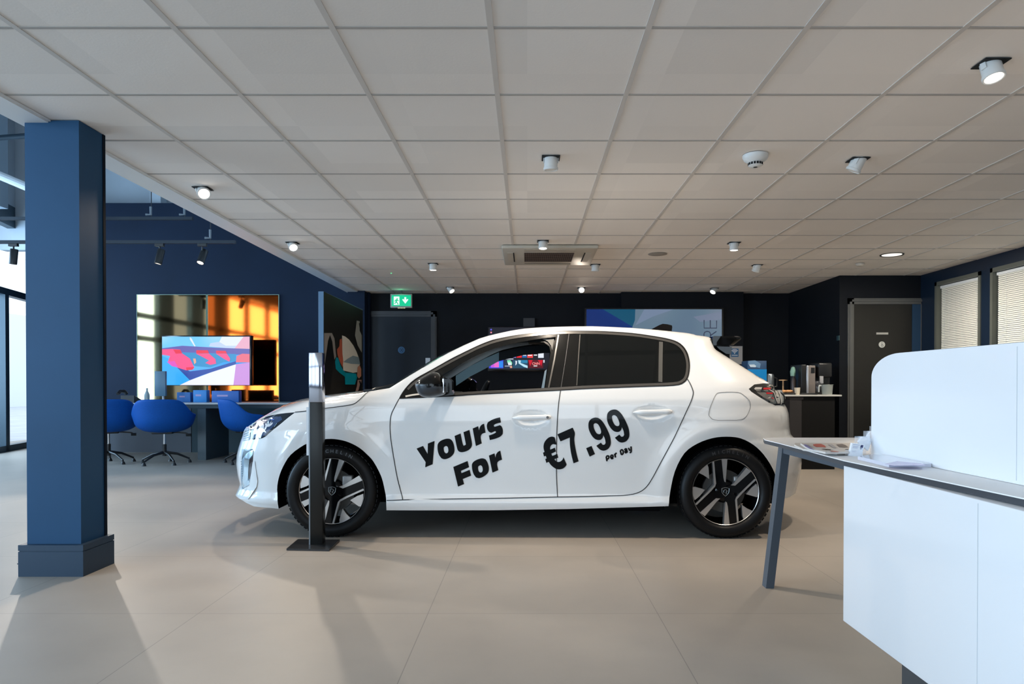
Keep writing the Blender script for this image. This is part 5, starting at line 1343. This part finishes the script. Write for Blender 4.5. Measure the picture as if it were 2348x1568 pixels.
# belt strap of the seat belt: blue grey edge by the pillar
gb_ = loc([(1249, 842), (1254, 838), (1247, 889), (1240, 889)])
decal('belt_guide', gb_, mat('belt_blue', (.10, .17, .23), .5), off=-.05, px=False)
def seat(x, y):
    o = MB().bevbox(x - .25, x + .25, y - .24, y + .24, .42, .58, .05).build('car_seat', M_cab, car, world=False, smooth=50)
    M = Matrix.Translation((x + .27, y, .56)) @ Matrix.Rotation(.30, 4, 'Y')
    MB().bevbox(-.07, .07, -.23, .23, 0, .42, .05).xf(M).build('backrest', M_cab, o, world=False, smooth=50)
    M2 = Matrix.Translation((x + .40, y, .98)) @ Matrix.Rotation(.12, 4, 'Y')
    MB().bevbox(-.045, .045, -.12, .12, 0, .17, .035).xf(M2).build('headrest', M_cab, o, world=False, smooth=50)
seat(.02, -.36); seat(.02, .36)
MB().bevbox(.62, 1.1, -.48, .48, .42, .58, .05).bevbox(1.1, 1.24, -.48, .48, .5, .95, .05).build('rear_bench', M_cab, car, world=False, smooth=50)
sx_, sz_ = lplane(1101, 886, .36)
swm = Matrix.Translation((sx_, .36, sz_ - .11)) @ Matrix.Rotation(-1.15, 4, 'Y')
stw = MB()
ring = [(.165 * math.cos(a_) * .98, .175 * math.sin(a_), 0) for a_ in np.linspace(0, 2 * PI, 33)]
stw.tube(ring, .016, 8); stw.tube([(-.15, 0, 0), (.15, 0, 0)], .02, 6); stw.bevbox(-.06, .06, -.07, .07, -.03, .01, .015)
stw.xf(swm).build('steering_wheel', mat('wheel_leather', (.06, .063, .065), .45), car, world=False, smooth=60)
# ---- wheels
M_tyre = mat('tyre_rubber', (.006, .006, .0065), .45, spec=.25); M_alu = mat('rim_silver', (.62, .60, .58), .28, metal=.85); M_rimb = mat('rim_black', (.003, .003, .0035), .10, spec=.3)
M_disc = mat('brake_disc', (.07, .07, .068), .4, metal=.6)
def wheel(xc, rot, s, name_):
    y0_ = .862; sgn = s
    o = MB().lathe([(.216, .745), (.222, .842), (.232, .855), (.245, .862), (.262, .864), (.282, .858), (.293, .846), (.299, .836), (.302, .820), (.303, .815), (.303, .79), (.300, .787), (.300, .783), (.303, .78), (.303, .745), (.300, .742), (.300, .738), (.303, .735), (.303, .705), (.300, .70), (.290, .675), (.26, .664), (.216, .67)], n=72)
    def fin(b, nm, m, parent=None, sm=35):
        b.xf(Matrix.Rotation(PI / 2, 4, 'X') if s < 0 else Matrix.Rotation(-PI / 2, 4, 'X'))
        b.xf(Matrix.Translation((xc, 0, RT)))
        return b.build(nm, m, parent or car, world=False, smooth=sm)
    # side view plane (a,b) -> local (a, b) with y as axis: rotation about X maps z->-y (near) so b->z
    ty = fin(o, 'tyre', M_tyre)
    # tread blocks
    tb = MB()
    for k in range(60):
        a_ = 2 * PI * k / 60; i0 = len(tb.v)
        tb.box(.2995, .3042, -.0105, .0105, .812, .838); tb.xf(Matrix.Rotation(a_, 4, 'Z'), i0)
    fin(tb, 'tread', M_tyre, ty, None)
    rg_ = MB().lathe([(.222, .842), (.226, .836), (.218, .826), (.208, .80), (.20, .70), (.198, .66)], n=64)
    rim = fin(rg_, 'rim', M_rimb)
    fin(MB().lathe([(.2135, .8375), (.2165, .8405), (.2185, .8375)], n=64), 'rim_lip', M_alu, rim)
    fin(MB().lathe([(0, .775), (.058, .775), (.058, .79), (.14, .79), (.142, .77)], n=48), 'brake_disc', M_disc, rim)
    fin(MB().bevbox(.06, .13, .02, .10, .765, .815, .01), 'brake_caliper', mat('caliper', (.30, .29, .28), .4, metal=.5), rim)
    K = .2165 / 397
    def pz(P): return [((x - 826) * K, (932 - y) * K) for x, y in P]
    def ext(P, z0, z1, nm, m, rots=(0, PI), taper=0):
        for rr in rots:
            b = MB(); pts_ = pz(P)
            b.prism(pts_, lambda u, v, w_: Vector((u, v, w_)), z0, z1)
            b.xf(Matrix.Rotation(rr + rot, 4, 'Z')); fin(b, nm, m, rim, 30)
    ext([(668, 572), (690, 560), (780, 540), (812, 800), (840, 850), (760, 935), (700, 880), (705, 820)], .792, .834, 'spoke', M_rimb)
    ext([(1128, 682), (1196, 775), (1200, 800), (985, 945), (880, 940), (830, 870), (935, 850)], .792, .834, 'spoke', M_rimb)
    fin(MB().lathe([(0, .832), (.045, .832), (.070, .822), (.078, .80)], n=40), 'hub', M_rimb, rim, 50)
    ext([(778, 542), (846, 538), (826, 815), (812, 808), (800, 760)], .80, .8385, 'spoke_facet', M_alu)
    ext([(1073, 640), (1130, 684), (940, 856), (890, 852), (930, 820)], .80, .8385, 'spoke_facet', M_alu)
    ext([(668, 572), (688, 568), (712, 832), (700, 868), (640, 935), (480, 1090), (462, 1078), (625, 918), (690, 845)], .80, .8385, 'spoke_edge', M_alu)
    ext([(500, 702), (520, 675), (610, 606), (622, 640), (631, 778), (570, 735)], .80, .837, 'spoke_facet', M_alu)
    ext([(434, 880), (455, 870), (580, 905), (520, 980), (458, 1032), (440, 980)], .80, .837, 'spoke_facet', M_alu)
    # shield badge
    shp = [(-.024, .022), (-.012, .026), (0, .028), (.012, .026), (.024, .022), (.022, -.004), (.012, -.018), (0, -.028), (-.012, -.018), (-.022, -.004)]
    bd = MB().tube([(u, v, .834) for u, v in shp + [shp[0]]], .0014, 6)
    hd = [(-.010, -.006), (-.012, .006), (-.006, .013), (.003, .014), (.010, .008), (.012, .001), (.006, .002), (.003, -.004), (.008, -.008), (.002, -.014)]
    bd.tube([(u, v, .834) for u, v in hd], .0013, 6)
    bd.xf(Matrix.Rotation(rot * .2, 4, 'Z'))
    fin(bd, 'hub_badge', mat('badge_silver', (.45, .5, .52), .3, metal=.8), rim)
    # raised maker's name round the sidewall
    word = 'MICHELIN'; tot = MB()
    for st_a in ((112, 57) if s < 0 else (112, 57),):
        for i, chh in enumerate(word):
            a_ = math.radians(st_a[0] + (st_a[1] - st_a[0]) * (i + .5) / len(word)); tvx, tfx = text_mesh(chh, .02)
            wx = max(p[0] for p in tvx)
            M_ = Matrix.Rotation(a_ - PI / 2, 4, 'Z')
            tot.add([M_ @ Vector(((x - wx / 2) * .032, .256 + y * .030, .8655)) for x, y in tvx], tfx)
    tot.xf(Matrix.Rotation(PI / 2, 4, 'X') if s < 0 else Matrix.Rotation(-PI / 2, 4, 'X')); tot.xf(Matrix.Translation((xc, 0, RT)))
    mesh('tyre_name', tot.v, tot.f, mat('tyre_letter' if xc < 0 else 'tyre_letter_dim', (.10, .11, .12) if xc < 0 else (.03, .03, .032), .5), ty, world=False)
    return ty
R0 = math.radians(-20)
wheel(WF, R0, -1, 'f'); wheel(WR, 0, -1, 'r'); wheel(WF, R0, 1, 'f'); wheel(WR, 0, 1, 'r')

# ================================================================== chrome and black totem in front of the bonnet
p = atZ(722, 1250, 0)
ty_ = p.y
a = atY(708, 810, ty_ - .02); b_ = atY(741, 810, ty_)
t = thing('display_totem', 'slim freestanding totem with black lower half and mirrored top before the car bonnet', 'display stand', (p.x, ty_, 0))
xl = atY(708.5, 1200, ty_ - .03).x; xr_ = atY(739.5, 1200, ty_ - .03).x
zsp = atY(720, 922, ty_).z; ztp = atY(720, 809, ty_).z
Yd0, Yd1 = ty_ - .03, ty_ + .03
MB().bevbox(xl + .008, xr_, Yd0, Yd1, .012, zsp, .002).build('post', mat('totem_black', (.020, .020, .019), .25, metal=.6, spec=.5), t, smooth=40)
MB().box(xl, xl + .008, Yd0 - .002, Yd1 + .002, .012, zsp).build('side_edge', mat('totem_edge', (.22, .25, .28), .3, metal=.7), t)
MB().bevbox(xl + .002, xr_, Yd0, Yd1, zsp, ztp, .002).build('mirror_cap', mat('totem_mirror', (.48, .49, .55), .08, metal=1), t, smooth=40)
MB().box(xl - .016, xl - .001, Yd0 + .005, Yd0 + .02, atY(704, 1043, ty_).z, zsp - .03).build('acrylic_strip', mat('acrylic', (.8, .85, .9), .15, spec=.6), t)
bq = [atZ(657, 1262, 0), atZ(755, 1264, 0), atZ(779, 1241, 0), atZ(683, 1240, 0)]
b1 = MB().add([(q_.x, q_.y, 0) for q_ in bq] + [(q_.x, q_.y, .012) for q_ in bq], [(3, 2, 1, 0), (4, 5, 6, 7), (0, 1, 5, 4), (1, 2, 6, 5), (2, 3, 7, 6), (3, 0, 4, 7)])
b1.build('base_plate', mat('totem_base', (.05, .05, .052), .3, metal=.6), t)

# ================================================================== coffee corner
yk = atZ(1860, 1076, 0).y
M_ctop = mat('counter_white', (.62, .61, .58), .35)
za = atY(1860, 905, yk).z
xl_ = atY(1780, 905, yk).x
t = thing('drinks_counter', 'dark drinks counter with thin pale worktop against the toilet block', 'counter', ((xl_ + XT) / 2, yk, 0))
MB().bevbox(xl_ - .1, atY(1928, 905, yk).x, yk - .03, yb2 - .02, za - .02, za, .004).build('worktop', M_ctop, t, smooth=40)
MB().box(atY(1838, 950, yk).x, atY(1914, 950, yk).x, yk, yk + .6, .0, za - .02).build('front_panel', mat('counter_dark', (.010, .0095, .009), .6, spec=.15), t)
MB().box(atY(1810, 950, yk).x, atY(1838, 950, yk).x - .003, yk - .01, yk + .6, .0, za - .05).box(atY(1810, 950, yk).x, atY(1841, 950, yk).x, yk - .015, yk + .6, za - .055, za - .021).build('side_post', mat('counter_taupe', (.04, .036, .036), .6, spec=.2), t)
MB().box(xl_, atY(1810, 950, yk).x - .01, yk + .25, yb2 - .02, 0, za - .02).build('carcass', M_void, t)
def X_(px): return atY(px, 900, yk + .12).x
def Z_(py): return atY(1850, py, yk + .12).z
t = thing('coffee_machine', 'black and silver coffee machine standing left on the drinks counter', 'coffee machine', (X_(1843), yk + .2, za))
MB().bevbox(X_(1834), X_(1846), yk + .08, yk + .42, za, Z_(836), .008).build('body', M_blk, t, smooth=40)
MB().bevbox(X_(1846.5), X_(1851.5), yk + .08, yk + .40, za, Z_(838), .006).build('silver_column', mat('chrome_soft', (.75, .76, .80), .22, metal=.7), t, smooth=40)
MB().bevbox(X_(1852), X_(1868), yk + .10, yk + .40, za, Z_(838), .008).build('bean_hopper', mat('hopper_taupe', (.20, .17, .155), .35), t, smooth=40)
MB().box(X_(1858), X_(1866), yk + .095, yk + .10, Z_(855), Z_(843)).build('display', M_blk, t)
MB().bevbox(X_(1828), X_(1866), yk + .0, yk + .12, za, za + .02, .005).build('drip_tray', M_blk, t, smooth=40)
t = thing('brewer', 'large black drinks brewer at the right end of the counter', 'coffee machine', (X_(1892), yk + .3, za))
MB().bevbox(X_(1868), X_(1918), yk + .30, yk + .62, za, Z_(838), .01).bevbox(X_(1884), X_(1917), yk + .22, yk + .5, Z_(865), Z_(831), .02).build('body', M_blk, t, smooth=40)
MB().lathe([(0, 0), (.05, 0), (.055, .06), (.05, .11), (.03, .135), (0, .135)], (X_(1880), yk + .22, za + .03), n=24).build('carafe', mat('carafe', (.05, .05, .06), .08, coat=1), t, smooth=50)
MB().bevbox(X_(1886), X_(1895), yk + .2, yk + .23, Z_(880), Z_(862), .008).build('spout', mat('spout_grey', (.4, .4, .42), .3), t, smooth=40)
# plastic jug
jx = X_(1893)
t = thing('plastic_jug', 'translucent plastic measuring jug in front of the black brewer', 'jug', (jx, yk + .08, za))
j = MB().lathe([(0, .004), (.055, .004), (.058, .01), (.067, .115), (.072, .118), (.070, .121), (.064, .115), (.056, .012)], (jx, yk + .08, za), n=28)
j.build('body', mat('jug_plastic', (.50, .53, .50), .35, trans=.35), t, smooth=50)
MB().tube([(jx - .062, yk + .08, za + .108), (jx - .092, yk + .08, za + .108), (jx - .10, yk + .08, za + .09), (jx - .10, yk + .08, za + .03)], .009, 8).build('handle', mat('jug_handle', (.55, .57, .55), .4), t, smooth=60)
# small stand with green leaf-like bottles, pastries, cup
t = thing('syrup_bottle', 'tall slim bottle with pale green top left of the coffee machine', 'bottle', (X_(1826), yk + .2, za))
MB().lathe([(0, 0), (.028, 0), (.028, .17), (.012, .22), (.012, .25), (0, .25)], (X_(1826), yk + .2, za), n=18).build('body', mat('syrup_dark', (.07, .055, .05), .2), t, smooth=40)
MB().lathe([(0, .22), (.03, .225), (.035, .28), (.02, .33), (0, .34)], (X_(1826) - .01, yk + .2, za), n=12).build('pump_top', mat('mint', (.20, .36, .30), .4), t, smooth=40)
t = thing('pastry_tray', 'small tray of orange pastries at the left end of the drinks counter', 'tray', (X_(1806), yk + .1, za))
MB().bevbox(X_(1792), X_(1817), yk + .02, yk + .22, za, za + .02, .004).build('tray', M_blk, t, smooth=40)
rnd = random.Random(3)
for k in range(5):
    x = X_(1795 + k * 4.6); b = MB().lathe([(0, 0), (.026, .004), (.032, .018), (.022, .034), (0, .038)], (x, yk + .08 + rnd.random() * .08, za + .02), n=14)
    tag(b.build('pastry', mat('pastry_orange', (.55, .28, .12), .6), smooth=60), 'small orange baked pastry on the dark tray on the drinks counter', 'pastry', 'pastries on the counter tray')
tag(MB().lathe([(0, 0), (.028, 0), (.034, .085), (.031, .085), (.026, .006), (0, .006)], (X_(1823.5), yk + .06, za), n=20).build('paper_cup', mat('cup_cream', (.75, .66, .52), .5), smooth=40), 'cream paper cup beside the pastry tray', 'cup')
tag(MB().lathe([(0, 0), (.05, 0), (.052, .012), (0, .014)], (X_(1817), yk + .42, za + .17), n=20).lathe([(.01, 0), (.01, .17)], (X_(1817), yk + .42, za), n=8).build('cake_stand', mat('stand_wood', (.5, .32, .18), .5), smooth=40), 'small wooden raised stand left of the coffee machine', 'stand')
# blue display boxes and urn further back
yq = yk + .75
xx = lambda px: atY(px, 850, yq).x
zz = lambda py: atY(1740, py, yq).z
t = thing('blue_display_box', 'blue printed box with a car picture standing behind the taillight', 'box', (xx(1738), yq, za))
MB().bevbox(xx(1714), xx(1758), yq, yq + .25, za, zz(827), .005).build('carton', mat('carton_blue', (.012, .05, .13), .4), t, smooth=40)
zb_ = lambda x, y: (1660 + x / 4.613, 760 + y / 4.613)
picture('carton_print', [([zb_(x, y) for x, y in ((252, 400), (452, 400), (452, 620), (252, 620))], mat('carton_bright', (.0, .18, .48), .4)),
   ([zb_(x, y) for x, y in ((260, 310), (330, 305), (390, 340), (380, 385), (300, 370), (255, 345))], mat('carton_cloud', (.10, .20, .34), .4)),
   ([zb_(x, y) for x, y in ((265, 350), (320, 348), (340, 362), (335, 378), (280, 376))], mat('carton_car', (.45, .55, .65), .3))], lambda x, y, k: atY(x, y, yq - .002 - k), t)
t = thing('drinks_urn', 'small steel urn with side handle right of the blue box', 'urn', (xx(1769), yq, za))
MB().lathe([(0, 0), (.055, 0), (.055, .24), (.045, .26), (0, .265)], (xx(1768), yq + .05, za), n=28).build('body', mat('urn_steel', (.30, .34, .38), .25, metal=.8), t, smooth=40)
MB().tube([(xx(1768) + .05, yq + .05, za + .22), (xx(1768) + .095, yq + .05, za + .2), (xx(1768) + .095, yq + .05, za + .1), (xx(1768) + .05, yq + .05, za + .09)], .009, 8).build('handle', M_blk, t, smooth=60)

# ================================================================== reception table, counter and screen, right foreground
HT = .74
M_lam = noisy(mat('laminate_white', (.86, .85, .84), .6, spec=.3), 8, .015); M_core = mat('core_black', (.035, .04, .05), .4)
M_cou = mat('counter_gloss_white', (.80, .81, .83), .30, coat=.3)
c0 = atZ(1744, 1006, HT); yfar = atZ(1850, 1003.2, HT).y
e1 = atZ(1935, 1062, HT - .01); e2 = atZ(2348, 1152, HT - .01)
XA = e1.x
t = thing('reception_table', 'white topped reception table with dark core edge and slanted steel leg', 'table', (XA + .5, 2.6, 0))
ynear = -.1
out = [(XA, ynear)]
xo = XA + (e2.x - e1.x) / (e2.y - e1.y) * 0
out = [(e2.x + (e2.x - e1.x) / (e2.y - e1.y) * (ynear - e2.y), ynear), (e1.x, e1.y), (c0.x, c0.y - .25), (c0.x + .002, c0.y - .05), (c0.x + .03, yfar - .03), (c0.x + .09, yfar), (c0.x + 1.3, yfar), (c0.x + 1.3, ynear)]
MB().prism(out, lambda u, v, w_: Vector((u, v, w_)), HT - .003, HT).build('top_laminate', M_lam, t)
MB().prism(out, lambda u, v, w_: Vector((u, v, w_)), HT - .019, HT - .0031).build('core', M_core, t)
# leg frame
M_lf = mat('leg_bluegrey', (.085, .10, .12), .5, spec=.2)
f0 = atZ(1761, 1345, 0)
tp = atZ(1803, 1040, HT - .03)
def legbar(p0, p1, wx, wy, nm, m):
    b = MB(); V = []
    for p_ in (p0, p1):
        for dx, dy in ((-wx / 2, -wy / 2), (wx / 2, -wy / 2), (wx / 2, wy / 2), (-wx / 2, wy / 2)): V.append((p_[0] + dx, p_[1] + dy, p_[2]))
    b.add(V, [(0, 1, 2, 3), (7, 6, 5, 4), (0, 4, 5, 1), (1, 5, 6, 2), (2, 6, 7, 3), (3, 7, 4, 0)]); return b.build(nm, m, t)
yl = f0.y
x_t = atY(1800, 1045, yl).x
legbar((f0.x, yl, 0), (x_t, yl, HT - .02), .040, .055, 'leg', M_lf)
legbar((f0.x + 1.15, yl, 0), (x_t + 1.08, yl, HT - .02), .040, .055, 'leg', M_lf)
MB().box(x_t - .02, x_t + .02, e1.y + .01, yl + .02, HT - .075, HT - .0195).box(x_t - .02, x_t + 1.08, yl - .02, yl + .02, HT - .075, HT - .0195).build('beam', M_lf, t)
# counter body
cx0 = XA + .012; ycf = e1.y - .01
zb0 = atX(1932, 1424, cx0)
t = thing('reception_counter', 'bright white boxy reception counter body on a recessed dark plinth', 'counter', (cx0 + .4, 1.2, 0))
ycf = atX(1934, 1200, cx0).y
zb0 = atY(1932, 1423, ycf).z
MB().bevbox(cx0, cx0 + .85, ynear + .1, ycf, zb0, HT - .021, .002).build('body', M_cou, t, smooth=40)
jy = atX(2242, 1300, cx0).y
MB().box(cx0 - .0008, cx0 + .001, jy - .001, jy + .001, zb0 + .002, HT - .03).build('panel_joint', mat('joint_grey', (.6, .62, .64), .4), t)
px_ = cx0 + .11
MB().box(px_, cx0 + .75, ynear + .2, atX(2068, 1550, px_).y, 0, zb0 - .001).build('plinth', M_steel, t)
# upright rounded screen
XS = cx0 + .175
sa = atX(1998, 900, XS); st_ = atX(2062, 806, XS); sn = atX(2348, 788, XS)
R_ = .5 * (st_.z - atX(1997, 862, XS).z) + .5 * (sa.y - st_.y) * .6
ytop = (st_.z + sn.z) / 2
prof = []
ry = sa.y - st_.y; rz = ytop - atX(1997, 865, XS).z
for k in range(13):
    a_ = PI / 2 * k / 12
    prof.append((sa.y - ry + ry * math.cos(a_), ytop - rz + rz * math.sin(a_)))
prof = [(sa.y, HT + .001)] + prof + [(ynear + .05, ytop), (ynear + .05, HT + .001)]
t = thing('counter_screen', 'tall white privacy screen with rounded corner on the reception table', 'screen', (XS + .3, 1.2, HT))
b = MB().prism(prof, lambda u, v, w_: Vector((w_, u, v)), XS, XS + .045)
b.build('side_panel', M_cou, t, smooth=35)
MB().bevbox(XS + .045, XS + .8, sa.y - .06, sa.y - .015, HT + .001, ytop - .02, .004).build('end_panel', M_cou, t, smooth=40)
jy = atX(2332, 900, XS).y
MB().box(XS - .0008, XS + .001, jy - .001, jy + .001, HT + .01, ytop - .01).build('panel_joint', MATS['joint_grey'], t)
# folded newspapers
zo = lambda x, y: (1760 + x / 7.84, 960 + y / 7.84)
def onT(p, z=HT + .001): return atZ(p[0], p[1], z)
for i, (P, h, lab) in enumerate([([(478, 480), (500, 452), (1150, 452), (1540, 470), (1450, 625), (1250, 632), (900, 590), (640, 560)], 0, 'lower folded newspaper on the reception table, its edge showing'),
                                ([(590, 455), (780, 450), (1500, 452), (1460, 612), (1040, 618), (820, 570), (680, 515)], 1, 'upper folded newspaper with red and grey pictures on the reception table')]):
    t = thing('newspaper', lab, 'newspaper', onT(zo(900, 540)))
    z0_ = HT + .001 + h * .008; pts2 = [atZ(*zo(*p_), z0_ + .003) for p_ in P]
    MB().prism([(q_.x, q_.y) for q_ in pts2], lambda u, v, w_: Vector((u, v, w_)), z0_, z0_ + .0075).build('pages', mat('newsprint', (.62, .58, .54), .7), t)
    if h:
        zt4 = z0_ + .0085
        nm = lambda n_, c: mat('print_' + n_, c, .6)
        picture('printed_page', [([zo(*p_) for p_ in ((815, 460), (870, 450), (960, 450), (1020, 475), (1045, 500), (1045, 515), (1000, 510), (870, 505), (825, 480))], nm('red', (.50, .08, .05))),
            ([zo(*p_) for p_ in ((1230, 460), (1340, 450), (1400, 470), (1450, 510), (1380, 515), (1290, 508))], nm('grey', (.14, .11, .10))),
            ([zo(*p_) for p_ in ((960, 540), (1000, 535), (1140, 548), (1135, 562), (1060, 560))], nm('dark', (.06, .035, .02))),
            ([zo(*p_) for p_ in ((1120, 570), (1200, 578), (1290, 592), (1260, 600), (1150, 588))], nm('red2', (.45, .10, .06))),
            ([zo(*p_) for p_ in ((640, 460), (680, 500), (760, 540), (850, 562), (780, 520), (690, 460))], nm('violet', (.20, .19, .45))),
            ([zo(*p_) for p_ in ((700, 458), (740, 456), (830, 510), (800, 512))], nm('text', (.42, .40, .40))),
            ([zo(*p_) for p_ in ((1080, 458), (1160, 456), (1240, 520), (1190, 522))], nm('text', (.42, .40, .40))),
            ([zo(*p_) for p_ in ((1390, 545), (1450, 540), (1448, 552), (1400, 552))], nm('dark', (.06, .035, .02)))],
            lambda x, y, k: atZ(x, y, zt4 + k), t, step=.0002)
# tiered card holder with cards
zc_ = lambda x, y: (1720 + x / 3.564, 940 + y / 3.564)
M_acr = mat('acrylic_clear', (.85, .89, .95), .08, alpha=.22)
M_card = mat('card_white', (.78, .80, .84), .4); M_ink = mat('card_ink', (.03, .035, .12), .4); M_txt = mat('card_text', (.35, .37, .50), .5)
base = onT(zc_(890, 378))
hold = thing('card_holder', 'clear stepped acrylic holder for business cards on the reception table', 'card holder', base)
cx_b, cy_b = base.x + .05, base.y
tiers = [((800, 380), (950, 265)), ((885, 335), (1000, 225)), ((950, 295), (1060, 180)), ((1000, 245), (1128, 140))]
hb = MB()
cards = [((812, 375), (835, 270), (940, 280), (905, 382)), ((888, 262), (915, 218), (1000, 232), (965, 335)), ((960, 218), (985, 172), (1068, 182), (1040, 285)), ((1010, 178), (1022, 142), (1125, 145), (1090, 245))]
for i, ((bl0, bl1), (tl0, tl1), (tr0, tr1), (br0, br1)) in enumerate(cards):
    Yc = cy_b + .012 + i * .028
    q4 = [atY(*zc_(bl0, bl1), Yc), atY(*zc_(br0, br1), Yc), atY(*zc_(tr0, tr1), Yc + .02), atY(*zc_(tl0, tl1), Yc + .02)]
    mz = sum(v.z for v in q4) / 4
    t = thing('business_card_stack', ['front lowest stack of white business cards in the stepped holder', 'second stack of business cards from the front in the stepped holder', 'third stack of business cards from the front in the stepped holder', 'rear highest stack of business cards in the stepped holder'][i], 'business cards', (q4[0].x, Yc, q4[0].z), 0, 'business cards in the stepped holder')
    V = q4 + [v + Vector((0, .014, 0)) for v in q4]
    MB().add(V, [(0, 1, 2, 3), (7, 6, 5, 4), (0, 4, 5, 1), (1, 5, 6, 2), (2, 6, 7, 3), (3, 7, 4, 0)]).build('cards', M_card, t)
    def on(u, v, k=.0008):
        p_ = (q4[0] * (1 - u) + q4[1] * u) * (1 - v) + (q4[3] * (1 - u) + q4[2] * u) * v; return p_ + Vector((0, -k, 0))
    sh_ = [(.70, .92), (.88, .92), (.90, .75), (.85, .62), (.78, .55), (.72, .64), (.69, .78)]
    MB().add([on(u, v) for u, v in sh_], [tuple(range(len(sh_)))]).build('shield_mark', M_ink, t)
    tx = MB()
    for r_, (u0, u1, v0) in enumerate(((.08, .6, .88), (.1, .55, .74), (.1, .5, .64), (.1, .45, .40), (.1, .4, .32))): tx.add([on(u0, v0), on(u1, v0), on(u1, v0 + .035), on(u0, v0 + .035)], [(0, 1, 2, 3)])
    tx.build('printed_lines', M_txt, t)
    lo_z = q4[0].z - .012 if i else HT + .002
    xL, xR2 = q4[0].x - .004, q4[1].x + .004
    hb.box(xL, xR2, Yc - .004, Yc - .002, max(HT + .002, q4[0].z - .006), q4[0].z + .022)
    hb.box(xL, xR2, Yc + .022, Yc + .024, HT + .002, q4[0].z + .02)
    hb.box(xR2, xR2 + .002, Yc - .004, Yc + .024, max(HT + .002, q4[0].z - .006), q4[0].z + .03)
hb.build('acrylic_steps', M_acr, hold)
# glossy brochure box
t = thing('brochure_pack', 'flat glossy pack of brochures beside the card holder', 'brochures', onT(zc_(1180, 425)))
P = [(880, 392), (960, 378), (1300, 402), (1500, 452), (1500, 466), (1135, 464)]
q_ = [atZ(*zc_(*p_), HT + .001) for p_ in ((880, 403), (1010, 385), (1300, 402), (1502, 466), (1135, 466))]
MB().prism([(min(v.x, XS - .004), v.y) for v in q_], lambda u, v, w_: Vector((u, v, w_)), HT + .0005, HT + .012).build('pack', mat('brochure_gloss', (.62, .62, .70), .12, coat=.6), t)
MB().prism([(v.x, v.y) for v in [atZ(*zc_(*p_), HT + .0125) for p_ in ((1100, 440), (1200, 418), (1400, 436), (1440, 452), (1180, 455))]], lambda u, v, w_: Vector((u, v, w_)), HT + .0122, HT + .0127).build('cover_print', mat('brochure_violet', (.50, .42, .66), .2), t)
